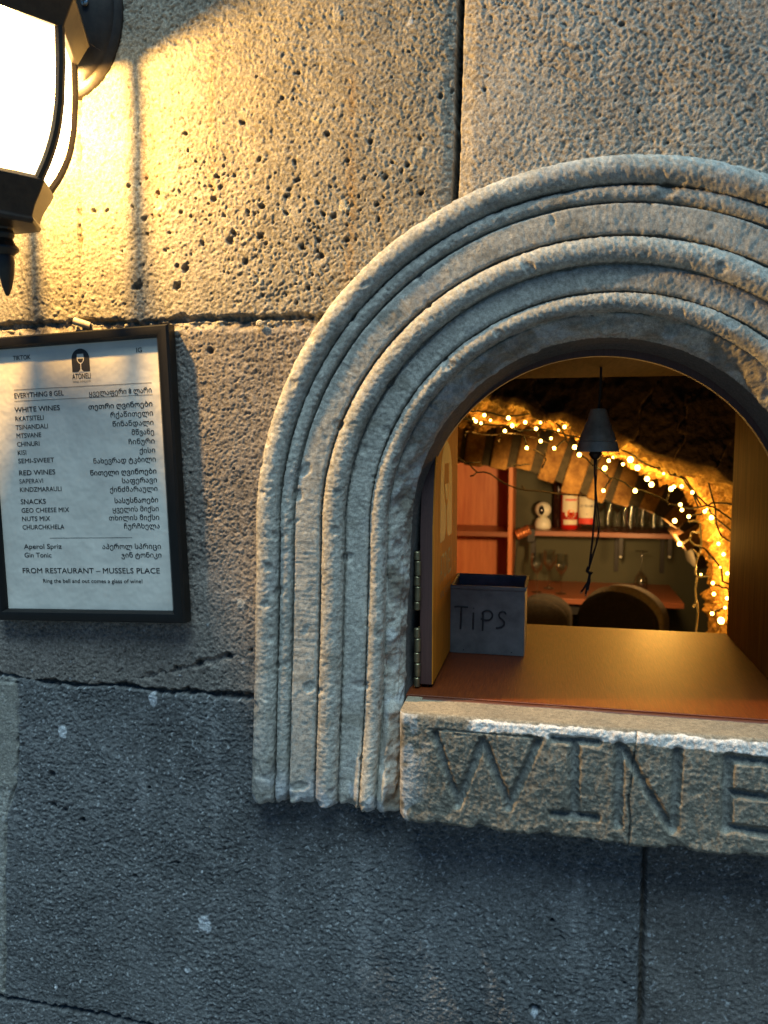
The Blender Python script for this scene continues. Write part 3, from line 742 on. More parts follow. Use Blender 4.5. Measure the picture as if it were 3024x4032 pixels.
mb.box(tx0-o_, tx0+0.001, ty0+0.001, ty1-0.001, tz1-0.0035, tz1+0.0012); mb.box(tx1-0.001, tx1+o_, ty0+0.001, ty1-0.001, tz1-0.0035, tz1+0.0012)
mb.build('rim', M_tin, tb, bevel=0.0008)
mb = MB()
def TP(u, v):   # crop pixels of the hand lettering -> box front
    p = at(1600+u/3.16, 2100+v/3.16, ty0-0.0006); return (p[0], ty0-0.0006, p[2])
def arcp(cx, cy, rx, ry, a0, a1, n=16): return [(cx+rx*math.cos(R(a0+(a1-a0)*i/n)), cy+ry*math.sin(R(a0+(a1-a0)*i/n))) for i in range(n+1)]
for st_ in ([(598, 912), (640, 908), (700, 912), (768, 918)], [(686, 915), (684, 1000), (680, 1100), (674, 1188)],
            [(836, 985), (834, 1060), (832, 1130), (830, 1195)], [(836, 928), (838, 934)],
            [(958, 985), (955, 1060), (952, 1140), (948, 1212)], [(948, 1010)] + arcp(1005, 1022, 66, 62, 205, 430) + [(985, 1082), (925, 1060)],
            [(1238, 1005), (1225, 978), (1195, 972)] + [(1165, 985), (1150, 1015), (1162, 1050), (1195, 1075), (1218, 1105), (1215, 1140), (1180, 1168), (1115, 1178)]):
    mb.tube([TP(*p) for p in st_], 0.0011, 6)
mb.build('lettering', M_ink, tb)
for px in (710, 1308):
    mb = MB(); p = TP(px, 1450 if px < 1000 else 1485); mb.lathe([(0.0009, -0.0004), (0.0006, 0.0006), (0, 0.0007)], (p[0], p[1]+0.0004, p[2]), 8, T=Matrix.Rotation(R(90), 3, 'X').to_4x4())
    mb.build('rivet', M_black, tb)

# ------------------------------------------------------------------ hanging bell
BY = 0.20; bc = at(2352, 1775, BY); bx = bc[0]; bz = at(2352, 1778, BY)[2]
bell = thing('hand_bell', 'dark metal cone bell hanging on a cord inside the window', 'bell', (bx, BY, bz))
mb = MB()
hb = 0.052
mb.lathe([(0.0, bz+hb), (0.0088, bz+hb-0.0006), (0.0102, bz+hb-0.003), (0.0145, bz+hb-0.020), (0.0192, bz+0.0225), (0.0222, bz+0.0135), (0.0216, bz+0.0128), (0.0228, bz+0.0120), (0.0252, bz+0.002), (0.0254, bz), (0.0236, bz+0.0005), (0.0205, bz+0.014), (0.0150, bz+0.034), (0.008, bz+hb-0.008), (0, bz+hb-0.006)], (bx, BY, 0), 40)
mb.build('bell_body', M_bell, bell)
mb = MB(); mb.lathe([(0, bz+0.006), (0.006, bz+0.004), (0.0078, bz-0.003), (0.0055, bz-0.0075), (0.002, bz-0.0105), (0, bz-0.0108)], (bx-0.002, BY, 0), 18)
mb.build('clapper', M_black, bell)
mb = MB()
mb.tube([(bx+0.002, BY, 0.092), (bx+0.0018, BY, 0.06), (bx, BY, bz+hb-0.001)], 0.0016, 8)
def cordp(px, Y=BY): return [tuple(at(x, y, Y)) for x, y in px]
c1 = [(2342, 1798), (2342, 1860), (2345, 1920), (2344, 1990), (2338, 2060), (2334, 2120), (2328, 2170), (2320, 2235)]
c2 = [(2348, 1800), (2350, 1860), (2346, 1920), (2352, 1990), (2360, 2060), (2358, 2110), (2344, 2160), (2322, 2232)]
c3 = [(2345, 1800), (2343, 1900), (2342, 1980), (2350, 2040), (2356, 2090), (2345, 2150), (2330, 2190), (2321, 2236)]
for c_, r_ in ((c1, 0.0013), (c2, 0.0007), (c3, 0.0006)): mb.tube(cordp(c_), r_, 7)
mb.tube(cordp([(2318, 2232), (2312, 2248), (2325, 2262), (2330, 2252)]), 0.0021, 8)
for e in ([(2322, 2255), (2316, 2290), (2298, 2318), (2289, 2330)], [(2322, 2258), (2312, 2300), (2306, 2340)], [(2324, 2256), (2322, 2290), (2314, 2322)]): mb.tube(cordp(e), 0.0012, 7)
mb.build('pull_cord', M_cord, bell)
mb = MB()
for e in ((2288, 2333), (2306, 2344), (2315, 2324)):
    p = at(*e, BY); mb.lathe([(0, -0.0016), (0.0016, 0), (0, 0.0016)], p, 8)
mb.build('cord_tip', M_pale, bell)

# ------------------------------------------------------------------ wall lantern
LX, LY = -0.5135, -0.112
zt_, zb_ = 0.3775, 0.2420
lan = thing('wall_lantern', 'lit black hexagonal wall lantern with curved frosted panes and turned finial', 'lantern', (LX, 0.0, 0.44))
def rad(z):
    t = (zt_-z)/(zt_-zb_); return 0.0705*float(np.interp(t, [0, .25, .5, .66, .78, .88, 1], [1, .995, .955, .895, .81, .71, .56]))
HEX = [R(60*k-5) for k in range(6)]
zz = [zt_ + (zb_-zt_)*i/16 for i in range(17)]
mb_p = None
for k in range(6):
    a0, a1 = HEX[k], HEX[(k+1) % 6]
    mb = MB(); vs = []; fs = []
    for z in zz:
        r = rad(z)-0.0012
        vs += [(LX+r*math.cos(a0), LY+r*math.sin(a0), z), (LX+r*math.cos(a1), LY+r*math.sin(a1), z)]
    for i in range(16): fs.append((2*i, 2*i+1, 2*i+3, 2*i+2))
    mb.add(vs, fs); mb.build('glass_pane', M_pane, lan, angle=60, recalc=False)
for k in range(6):
    a = HEX[k]; mb = MB(); mb.tube([(LX+rad(z)*math.cos(a), LY+rad(z)*math.sin(a), z) for z in zz], 0.0046, 8)
    mb.build('glazing_bar', M_lantern, lan)
def hexl(prof): return MB().lathe([(r_*1.2, z_) for r_, z_ in prof], (LX, LY, 0), 6, ph=R(-5))
hexl([(0.056, zt_-0.003), (0.0625, zt_-0.004), (0.0640, zt_+0.000), (0.0720, zt_+0.0175), (0.0735, zt_+0.0190), (0.0735, zt_+0.0225), (0.070, zt_+0.024), (0.062, zt_+0.024), (0.055, zt_+0.002), (0.056, zt_-0.003)]).build('top_rim', M_lantern, lan, bevel=0.0008)
hexl([(0.070, zt_+0.0235), (0.068, zt_+0.030), (0.052, zt_+0.048), (0.030, zt_+0.066), (0.014, zt_+0.078), (0.012, zt_+0.084), (0.0, zt_+0.085)]).build('roof', M_lantern, lan, bevel=0.0008)
hexl([(0.026, zb_+0.004), (0.0375, zb_+0.005), (0.0395, zb_+0.0005), (0.0370, zb_-0.006), (0.0300, zb_-0.020), (0.0270, zb_-0.030), (0.0285, zb_-0.0335), (0.0270, zb_-0.0365), (0.010, zb_-0.0385), (0.0, zb_-0.0385)]).build('bottom_cup', M_lantern, lan, bevel=0.0008)
fz = zb_-0.0385
MB().lathe([(r_*0.68, z_) for r_, z_ in [(0.013, fz+0.002), (0.0105, fz-0.002), (0.0125, fz-0.005), (0.0125, fz-0.007), (0.0100, fz-0.010), (0.0130, fz-0.0145), (0.0175, fz-0.0180), (0.0178, fz-0.0200), (0.0130, fz-0.0235), (0.0098, fz-0.0255), (0.0110, fz-0.0275), (0.0112, fz-0.031), (0.0100, fz-0.043), (0.0065, fz-0.055), (0.0022, fz-0.063), (0.0, fz-0.0635)]], (LX, LY, 0), 28).build('finial', M_lantern, lan)
# back plate (stepped oval) and arm
mb = MB(); T = Matrix.Rotation(R(90), 4, 'X')
pz = 0.452
mb.lathe([(1.0, -0.006), (1.0, 0.004), (0.95, 0.008), (0.90, 0.009), (0.86, 0.013), (0.78, 0.015), (0.72, 0.019), (0.4, 0.022), (0, 0.0225)], (0, 0, 0), 56)
mb.v = [(LX + v[0]*0.0665, -v[2]*0.9, pz + v[1]*0.086) for v in mb.v]
mb.build('back_plate', M_lantern, lan)
for sx_ in (0.034, -0.034):
    mb = MB(); mb.lathe([(0.0042, 0.0), (0.0040, 0.0016), (0.0028, 0.0024), (0, 0.0026)], (0, 0, 0), 16)
    mb.v = [(LX + sx_ + v[0], -0.0200-v[2], pz + v[1]) for v in mb.v]
    mb.box(LX+sx_-0.0024, LX+sx_+0.0024, -0.0228, -0.0222, pz-0.0004, pz+0.0004, 1); mb.box(LX+sx_-0.0004, LX+sx_+0.0004, -0.0229, -0.0223, pz-0.0024, pz+0.0024, 1)
    mb.build('screw', [M_steel, M_black], lan)
mb = MB()
pts = [(LX, -0.018, pz-0.004), (LX, -0.03, pz+0.012), (LX, -0.05, pz+0.030), (LX, -0.075, pz+0.038), (LX, -0.097, pz+0.032), (LX, LY, pz+0.012)]
mb.tube(pts, [0.014, 0.011, 0.009, 0.008, 0.009, 0.011], 16)
mb.tube([(LX+0.045, -0.012, pz-0.045), (LX+0.050, -0.045, pz-0.052), (LX+0.046, -0.070, pz-0.052)], 0.0001, 4)
mb.build('arm', M_lantern, lan)
mb = MB(); mb.lathe([(0, 0.327), (0.008, 0.329), (0.015, 0.338), (0.0175, 0.349), (0.015, 0.361), (0.009, 0.370), (0.009, 0.380), (0.0, 0.381)], (LX, LY, 0), 20)
M_lamp = M_pane
mb.build('light_bulb', M_lamp, lan)
def lamp(name, loc, power, color, r, parent=None, linear=False):
    d = bpy.data.lights.new(name, 'POINT'); d.energy = power; d.color = color; d.shadow_soft_size = r
    if linear:
        d.use_nodes = True; tt_ = d.node_tree; e = tt_.nodes['Emission']; fo = tt_.nodes.new('ShaderNodeLightFalloff'); fo.inputs[0].default_value = 1.0
        k1 = tt_.nodes.new('ShaderNodeMath'); k1.operation = 'MULTIPLY'; k1.inputs[1].default_value = 0.64
        k2 = tt_.nodes.new('ShaderNodeMath'); k2.operation = 'MULTIPLY_ADD'; k2.inputs[1].default_value = 0.17
        tt_.links.new(fo.outputs['Linear'], k1.inputs[0]); tt_.links.new(fo.outputs['Quadratic'], k2.inputs[0]); tt_.links.new(k1.outputs[0], k2.inputs[2])
        tt_.links.new(k2.outputs[0], e.inputs['Strength'])
    o = bpy.data.objects.new(name, d); COL.objects.link(o); o.location = Vector(loc) - (Vector(ORG[parent]) if parent is not None else Vector((0, 0, 0)))
    if parent is not None: o.parent = parent
    return o
lamp('lantern_light', (LX, LY, 0.348), 45.0, (1.0, 0.60, 0.19), 0.009, lan, True)

# ------------------------------------------------------------------ framed menu
e_ = np.array([0.99921296, -0.01370506, 0.0372241]); u_ = np.array([-0.0372201, 0.00054277, 0.99930694]); n_ = np.array([-0.01371576, -0.99990593, 0.0000322])
mc = np.array([-0.39050767, -0.018, -0.03500815])
menu = thing('framed_menu', 'black framed wine menu sheet hanging on the stone wall below the lantern', 'menu', tuple(mc))
def mp(u, v, d=0.0): return tuple(mc + e_*u/1000 + u_*v/1000 + n_*d/1000)
U0, U1, V0, V1_ = -242.0, 0.0, -159.4, 159.4
I0, I1, J0, J1 = -226.4, -16.0, -147.0, 147.0
mb = MB()
# mitred profile swept round the four sides
prof = [(0, -14), (0, -1), (2, 1.5), (6, 2.0), (11, 0.5), (13.5, -2.5), (14.2, -5.0), (14.2, -9)]
cor = [(U0, V0, 1, 1), (U1, V0, -1, 1), (U1, V1_, -1, -1), (U0, V1_, 1, -1)]
sc_u = (14.2+0.0)/14.2
vs = []
for (cu, cv, su, sv) in cor:
    for q, d in prof:
        vs.append(mp(cu+su*q*(15.8/14.2), cv+sv*q*(12.4/14.2), d))
k = len(prof); fs = []
for c in range(4):
    c2 = (c+1) % 4
    for i in range(k-1): fs.append((c*k+i, c2*k+i, c2*k+i+1, c*k+i+1))
mb.add(vs, fs); mb.build('frame', M_blackframe, menu, angle=30)
mb = MB(); mb.prism([(I0-2, J0-2), (I1+2, J0-2), (I1+2, J1+2), (I0-2, J1+2)], lambda a, b: mp(a, b, -12), lambda a, b: mp(a, b, -7.0))
ppr = mb.build('paper', M_paper, menu)
mb = MB(); DZ = -6.7
def put(s, u, v, size, align='LEFT', width=None, bold=0.0, mi=0):
    V, Fc = text_fit(s, width, size, align, bold)
    mb.add([mp(x+u, y+v, DZ) for x, y in V], Fc, mi)
CS = 8.0     # latin size (mm); cap height about 0.73 of it
L0 = -198.8; R0 = -26.9
put('TIKTOK', -195.6, 134.2, 7.0, width=22.5, bold=0.06); put('IG', -43.0, 133.2, 7.0, width=6.6, bold=0.06)
put('EVERYTHING 8 GEL', -197.8, 92.3, CS, width=63, bold=0.06)
put('WHITE WINES', -198.2, 76.5, CS, width=57.7, bold=0.10)
for s, v in (('RKATSITELI', 66.8), ('TSINANDALI', 57.2), ('MTSVANE', 47.8), ('CHINURI', 38.3), ('KISI', 28.8)): put(s, L0, v, 7.4, bold=0.05)
put('SEMI-SWEET', L0, 19.4, 7.4, width=46.3, bold=0.06)
put('RED WINES', -199.2, 5.8, CS, width=46.5, bold=0.10)
put('SAPERAVI', -199.3, -3.5, 7.4); put('KINDZMARAULI', -199.5, -13.0, 7.4, width=53.4, bold=0.06)
put('SNACKS', -199.5, -26.9, CS, width=32.4, bold=0.10)
put('GEO CHEESE MIX', -199.5, -36.6, 7.4, width=61.5, bold=0.06); put('NUTS MIX', -199.6, -46.1, 7.4, width=36.3, bold=0.06); put('CHURCHKHELA', -199.7, -55.7, 7.4, width=54, bold=0.06)
put('Aperol Spriz', -199.5, -77.9, 7.8, width=49, bold=0.06); put('Gin Tonic', -199.9, -87.7, 7.8, width=35, bold=0.06)
GS = 7.6
for s, v, w_, bd in (('ყველაფერი 8 ლარი', 90.2, 75.4, 0.09), ('თეთრი ღვინოები', 75.5, 77.2, 0.16), ('რქაწითელი', 65.7, 51, 0.09), ('წინანდალი', 55.7, 49, 0.09), ('მწვანე', 45.8, 26.5, 0.09), ('ჩინური', 35.8, 31, 0.09), ('ქისი', 25.9, 18.5, 0.09),
                     ('ნახევრად ტკბილი', 16.2, 75.7, 0.09), ('წითელი ღვინოები', 3.3, 80.5, 0.16), ('საფერავი', -6.2, 42, 0.09), ('ქინძმარაული', -15.6, 57.5, 0.09), ('სასუსნაოები', -27.8, 52.6, 0.16), ('ყველის მიქსი', -37.4, 55.8, 0.09),
                     ('თხილის მიქსი', -46.8, 61, 0.09), ('ჩურჩხელა', -56.2, 43, 0.09), ('აპეროლ სპრიცი', -78.6, 71.7, 0.09), ('ჯინ ტონიკი', -88.2, 48.5, 0.09)):
    put(s, R0, v, GS, 'RIGHT', w_, bd)
put('FROM RESTAURANT – MUSSELS PLACE', -204.2, -105.9, 8.6, width=173, bold=0.06)
put('Ring the bell and out comes a glass of wine!', -178.1, -116.8, 6.4, width=125.3, bold=0.06)
put('ATONELI', -122.1, 109.1, 8.6, width=22.6, bold=0.08); put('WINE WINDOW', -122.0, 105.0, 3.6, width=22.5, mi=1)
for (a, va, b, vb) in ((-197, 101.5, -26.6, 100.3), (-197.8, 88.9, -26.5, 87.6), (-164.8, -65.9, -61.3, -66.2)):
    mb.add([mp(a, va-0.22, DZ), mp(b, vb-0.22, DZ), mp(b, vb+0.22, DZ), mp(a, va+0.22, DZ)], [(0, 1, 2, 3)], 0)
logo(mb, lambda u, v, l: mp(-110.6+u, 116.8+v, DZ+0.15*l), 0, 2, 1.0)
mb.build('printed_lettering', [M_ink, M_inkgrey, M_paper], menu, angle=None, recalc=False)

# ------------------------------------------------------------------ snail shell in the joint
p = at(1025, 1274, -0.004)
mb = MB()
pts = []; rr = []
for i in range(60):
    th = i/59*5.2*math.pi; q = 0.00035*math.exp(0.135*th); pts.append((p[0]+q*math.cos(th)*1.0, -0.004-0.0022*(1-i/59), p[2]+q*math.sin(th))); rr.append(max(0.0003, q*0.62))
mb.tube(pts, rr, 10)
tag(mb.build('snail_shell', M_shell, angle=None), 'tiny round snail shell lodged in the mortar joint beside the arch', 'snail shell')
p = at(318, 1272, -0.003); mb = MB(); mb.tube([(p[0]-0.006, -0.006, p[2]+0.002), (p[0]+0.002, -0.004, p[2]-0.0005), (p[0]+0.009, 0.0, p[2]-0.003)], 0.0042, 12)
mb.tube([(p[0]-0.0068, -0.0064, p[2]+0.0022), (p[0]-0.0061, -0.0060, p[2]+0.0020)], 0.0018, 8, 1)
tag(mb.build('wall_plug', [M_shell, M_black]), 'short pale plug tube stuck in the mortar joint above the menu frame', 'wall plug')

# ------------------------------------------------------------------ interior: rough vault of the opening
FC = [(1700, 1440), (1760, 1500), (1850, 1555), (1919, 1572), (2036, 1605), (2150, 1640), (2247, 1662), (2330, 1690), (2430, 1732), (2520, 1785), (2600, 1822), (2680, 1835), (2753, 1853), (2830, 1895), (2890, 1950), (2930, 2020), (2950, 2100), (2960, 2200), (2960, 2300), (2960, 2420), (2960, 2900)]
BC = [(1700, 1622), (1760, 1640), (1850, 1655), (1919, 1662), (2036, 1662), (2150, 1680), (2247, 1704), (2330, 1748), (2430, 1792), (2520, 1830), (2600, 1863), (2660, 1898), (2705, 1940), (2738, 1985), (2755, 2030), (2762, 2100), (2764, 2200), (2784, 2290), (2792, 2350), (2788, 2430), (2790, 2900)]
def build_vault():
    A = np.array([at(x, y, 0.76) for x, y in FC]); B = np.array([at(x, y, 1.12) for x, y in BC])
    s = np.linspace(0, 1, len(FC)); nu = 420; su = np.linspace(0, 1, nu)
    a = np.stack([np.interp(su, s, A[:, i]) for i in range(3)], 1); b = np.stack([np.interp(su, s, B[:, i]) for i in range(3)], 1)
    ker = np.ones(15)/15
    for q in (a, b):
        for i in range(3): q[7:-7, i] = np.convolve(q[:, i], ker, 'valid')
    # outward direction in XZ (away from the opening)
    tx = np.gradient(a[:, 0]); tz = np.gradient(a[:, 2]); L = np.hypot(tx, tz); nxo, nzo = -tz/L, tx/L
    for i in range(4):
        nxo[20:-20] = np.convolve(nxo, np.ones(41)/41, 'valid'); nzo[20:-20] = np.convolve(nzo, np.ones(41)/41, 'valid')
    sgn = np.sign(nzo[0]); nxo *= sgn; nzo *= sgn
    rows = []
    nf, ns, nb = 150, 110, 6
    for j in range(nf):      # front face, outermost first
        q = (1-j/(nf-1))
        o = a.copy(); o[:, 0] += nxo*0.75*q**1.3; o[:, 2] += nzo*0.75*q**1.3; o[:, 1] = 0.76 + 0.04*q; rows.append(o)
    for j in range(1, ns): rows.append(a + (b-a)*(j/(ns-1)))
    for j in range(1, nb+1): o = b.copy(); o[:, 0] += nxo*0.1*j; o[:, 2] += nzo*0.1*j; rows.append(o)
    P = np.stack(rows); X, Y, Z = P[..., 0], P[..., 1], P[..., 2]
    ff = np.zeros(P.shape[:2]); ff[:nf] = 1; ff[nf-8:nf] = np.linspace(1, 0, 8)[:, None]
    so = np.zeros(P.shape[:2]); so[nf:nf+ns] = 1
    lump = vn(X*7, Y*7, Z*7, 301)*0.045 + vn(X*18, Y*18, Z*18, 302)*0.022 + np.abs(vn(X*42, Y*42, Z*42, 303))*-0.014
    fine = vn(X*110, Y*110, Z*110, 304)*0.004 + vn(X*240, Y*240, Z*240, 305)*0.002
    Y2 = Y - ff*(lump*0.4+fine*0.6+0.02)
    arc = np.tile(su[None]*2.2, (P.shape[0], 1))
    g = np.abs(((arc*5.2 + 0.55*vn(X*9, Z*9, None, 306) + 0.2*vn(X*30, Z*30, None, 316)) % 1)-0.5)*2
    Y2 += ff*0.006*sst(0.9, 0.98, g)
    k = so*(0.35*lump+fine*2.2 + 0.010*vn(X*55, Y*12, Z*55, 307)) + (1-so)*(1-ff)*fine
    taper = np.ones(P.shape[:2])
    X2 = X + nxo[None]*k*taper; Z2 = Z + nzo[None]*k*taper
    ed = np.zeros(P.shape[:2]); 
    for j in range(-14, 15): ed[nf+j] = 1-abs(j)/15
    kk = ed*(0.012*vn(X*26, Y*26, Z*26, 308)); X2 += nxo[None]*kk; Z2 += nzo[None]*kk
    C = np.array([.46, .27, .085], np.float32)*(1+0.3*vn(X*10, Y*10, Z*10, 311)+0.25*vn(X*60, Y*20, Z*60, 312))[..., None]  # soffit colour brightened to carry the glow of the string
    m = (ff*0.97)[..., None]; C = C*(1-m)+np.array([.022, .015, .010], np.float32)*m  # front face darkened in colour to read as shade
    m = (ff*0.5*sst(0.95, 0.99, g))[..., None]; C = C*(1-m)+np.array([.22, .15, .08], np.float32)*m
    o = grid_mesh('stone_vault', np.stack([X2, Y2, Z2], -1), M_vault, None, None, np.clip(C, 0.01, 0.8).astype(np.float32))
    tag(o, 'rough stone vault over the serving counter, its shaded face and string-lit edge set in the colour', 'stone arch', kind='thing')
build_vault()

# ------------------------------------------------------------------ brick arch deeper in the room
BA = thing('brick_arch', 'orange brick arch ring across the room behind the string lights', 'brick arch', tuple(at(2200, 1900, 2.1)))
LC = [(1640, 1790), (1780, 1812), (1850, 1835), (1925, 1848), (2000, 1850), (2050, 1856), (2100, 1872), (2160, 1893), (2240, 1930), (2300, 1958), (2400, 1985), (2500, 2004), (2580, 2036), (2640, 2072), (2690, 2108), (2720, 2170), (2740, 2260)]
pts = np.array([at(x, y, 2.0)[[0, 2]] for x, y in LC]); sl = np.r_[0, np.cumsum(np.hypot(*np.diff(pts, axis=0).T))]
ss = np.linspace(0, sl[-1], 400); cx_ = np.interp(ss, sl, pts[:, 0]); cz_ = np.interp(ss, sl, pts[:, 1])
tgx, tgz = np.gradient(cx_), np.gradient(cz_)
kk = np.ones(121)/121
tgx = np.convolve(np.pad(tgx, 60, 'edge'), kk, 'valid'); tgz = np.convolve(np.pad(tgz, 60, 'edge'), kk, 'valid')
L = np.hypot(tgx, tgz); nx_, nz_ = -tgz/L, tgx/L
mbb = MB(); mbm = MB(); s = 0.02; rs = random.Random(3)
while s < sl[-1]-0.08:
    i = int(np.searchsorted(ss, s+0.03)); i = min(i, 399)
    w = rs.uniform(0.052, 0.064); h = rs.uniform(0.30, 0.34); off = rs.uniform(-0.018, 0.012); dy = rs.uniform(-0.01, 0.012)
    t0 = np.array([tgx[i]/L[i], tgz[i]/L[i]]); n0 = np.array([nx_[i], nz_[i]]); c0 = np.array([cx_[i], cz_[i]])
    tilt = rs.uniform(-0.05, 0.05); t0 = t0 + n0*tilt; n0 = n0 - t0*tilt
    c = [c0 - t0*w/2 + n0*off, c0 + t0*w/2 + n0*off, c0 + t0*w/2*1.15 + n0*(h+off), c0 - t0*w/2*1.15 + n0*(h+off)]
    mbb.prism([(q[0], q[1]) for q in c], lambda a, b: (a, 2.0+dy, b), lambda a, b: (a, 2.25, b))
    s += w + rs.uniform(0.022, 0.032)
mbb.build('bricks', M_brick, BA, bevel=0.006)
up = [(cx_[i]+nx_[i]*0.010, cz_[i]+nz_[i]*0.010) for i in range(0, 400, 6)]; dn = [(cx_[i]+nx_[i]*0.36, cz_[i]+nz_[i]*0.36) for i in range(0, 400, 6)]
n = len(up); vs = [(x, 2.012, z) for x, z in up] + [(x, 2.012, z) for x, z in dn] + [(x, 2.24, z) for x, z in dn] + [(x, 2.24, z) for x, z in up]
fs = []
for k in range(4):
    k2 = (k+1) % 4
    for i in range(n-1): fs.append((k*n+i, k*n+i+1, k2*n+i+1, k2*n+i))
mbm.add(vs, fs)
# masonry above the ring, up to the ceiling
mbm.add([(dn[i][0], y, dn[i][1]) for y in (2.03, 2.23) for i in range(n)] + [(dn[i][0], y, 1.05) for y in (2.03, 2.23) for i in range(n)],
        [f for i in range(n-1) for f in ((i, i+1, 2*n+i+1, 2*n+i), (n+i, n+i+1, 3*n+i+1, 3*n+i))])
mbm.build('mortar', M_mortar, BA)

# ------------------------------------------------------------------ room shell
RX0, RX1, RY1, RZ0, RZ1 = -1.9, 1.7, 2.75, -1.45, 1.05
tag(MB().box(RX0, RX1, RY1, RY1+0.1, RZ0, RZ1).build('back_wall', M_green), kind='structure')
tag(MB().box(RX0-0.1, RX0, 0.2, RY1+0.1, RZ0, RZ1).build('side_wall', M_green), kind='structure')
tag(MB().box(RX1, RX1+0.1, 0.2, RY1+0.1, RZ0, RZ1).build('side_wall', M_green), kind='structure')
tag(MB().box(RX0, RX1, 0.2, RY1, RZ0-0.1, RZ0).build('room_floor', M_floor), kind='structure')
tag(MB().box(RX0, RX1, 0.2, RY1, RZ1, RZ1+0.1).build('ceiling', M_ceil), kind='structure')

# ------------------------------------------------------------------ bookcase
xa = at(1690, 2100, 2.45)[0]; xb = at(2017, 2100, 2.45)[0]; zsh = at(1900, 2103, 2.45)[2]
bk = thing('bookcase', 'tall reddish wooden bookcase with open shelves at the left of the back wall', 'bookcase', ((xa+xb)/2, 2.6, RZ0))
MB().box(xa, xb, 2.715, 2.742, RZ0, 0.25).build('back_panel', M_redwood, bk)
for x in (xa, xb-0.018): MB().box(x, x+0.018, 2.45, 2.714, RZ0, 0.25).build('side', M_redwood, bk, bevel=0.001)
for z in (zsh, zsh-0.36, zsh-0.72, zsh+0.42): MB().box(xa+0.0185, xb-0.0185, 2.453, 2.713, z-0.010, z+0.010).build('shelf', M_redwoodh, bk, bevel=0.001)

# ------------------------------------------------------------------ shelves on the back wall
zs_ = at(2350, 2096, 2.5)[2]; xl = at(2062, 2100, 2.5)[0]; xr = at(2662, 2105, 2.5)[0]
sh = thing('wall_shelf', 'upper reddish wooden wall shelf carrying bottles and glasses', 'shelf', ((xl+xr)/2, 2.62, zs_))
MB().box(xl, xr, 2.5, 2.748, zs_-0.020, zs_).build('board', M_redwoodh, sh, bevel=0.001)
for px in (2098, 2445, 2638):
    x = at(px, 2150, 2.53)[0]; z1 = at(px, 2188, 2.53)[2]
    mb = MB(); mb.box(x-0.009, x+0.009, 2.53, 2.545, z1, zs_-0.0205); mb.box(x-0.009, x+0.009, 2.545, 2.747, zs_-0.034, zs_-0.0205); mb.box(x-0.009, x+0.009, 2.742, 2.747, zs_-0.20, zs_-0.0345)
    br = mb.build('bracket', M_black, sh, bevel=0.001)
    MB().lathe([(0, -0.006), (0.006, -0.003), (0.006, 0.003), (0, 0.006)], (x, 2.535, z1-0.006), 12).build('bracket_knob', M_white, br)
zl_ = at(2600, 2372, 2.35)[2]; xl2 = at(1900, 2372, 2.35)[0]; xr2 = at(2694, 2380, 2.35)[0]
sh2 = thing('wall_shelf', 'lower reddish wooden shelf board behind the chair backs', 'shelf', ((xl2+xr2)/2, 2.55, zl_))
MB().box(xl2, xr2, 2.35, 2.748, zl_-0.022, zl_).build('board', M_redwoodh, sh2, bevel=0.001)
MB().box(xl2+0.05, xr2-0.10, 2.40, 2.747, zl_-0.075, zl_-0.0225).build('under_rail', M_black, sh2, bevel=0.001)
sh['group'] = sh2['group'] = 'wooden shelves on the back wall'

# security camera
cx0 = at(2137, 2095, 2.6)[0]
sc_ = thing('security_camera', 'small round white home security camera on the upper shelf', 'camera', (cx0, 2.6, zs_))
MB().lathe([(0.0, zs_+0.001), (0.031, zs_+0.001), (0.035, zs_+0.010), (0.034, zs_+0.025), (0.027, zs_+0.042), (0.016, zs_+0.050), (0, zs_+0.050)], (cx0, 2.6, 0), 28).build('base', M_white, sc_)
MB().lathe([(0.034*math.sin(R(a)), zs_+0.082-0.034*math.cos(R(a))) for a in range(0, 181, 12)], (cx0, 2.6, 0), 28).build('head', M_white, sc_, angle=80)
Tl = Matrix.Translation((cx0-0.006, 2.5675, zs_+0.081)) @ Matrix.Rotation(R(90), 4, 'X')
hd = MB().lathe([(0.0, 0.0045), (0.011, 0.004), (0.0125, 0.0), (0.012, -0.012), (0, -0.012)], (0, 0, 0), 24, T=Tl, sy=1.65).build('face_plate', M_lens, sc_)
MB().lathe([(0.0, 0.0065), (0.004, 0.005), (0.005, 0.003)], (0, 0, 0), 14, T=Tl).build('lens', M_steel, hd)

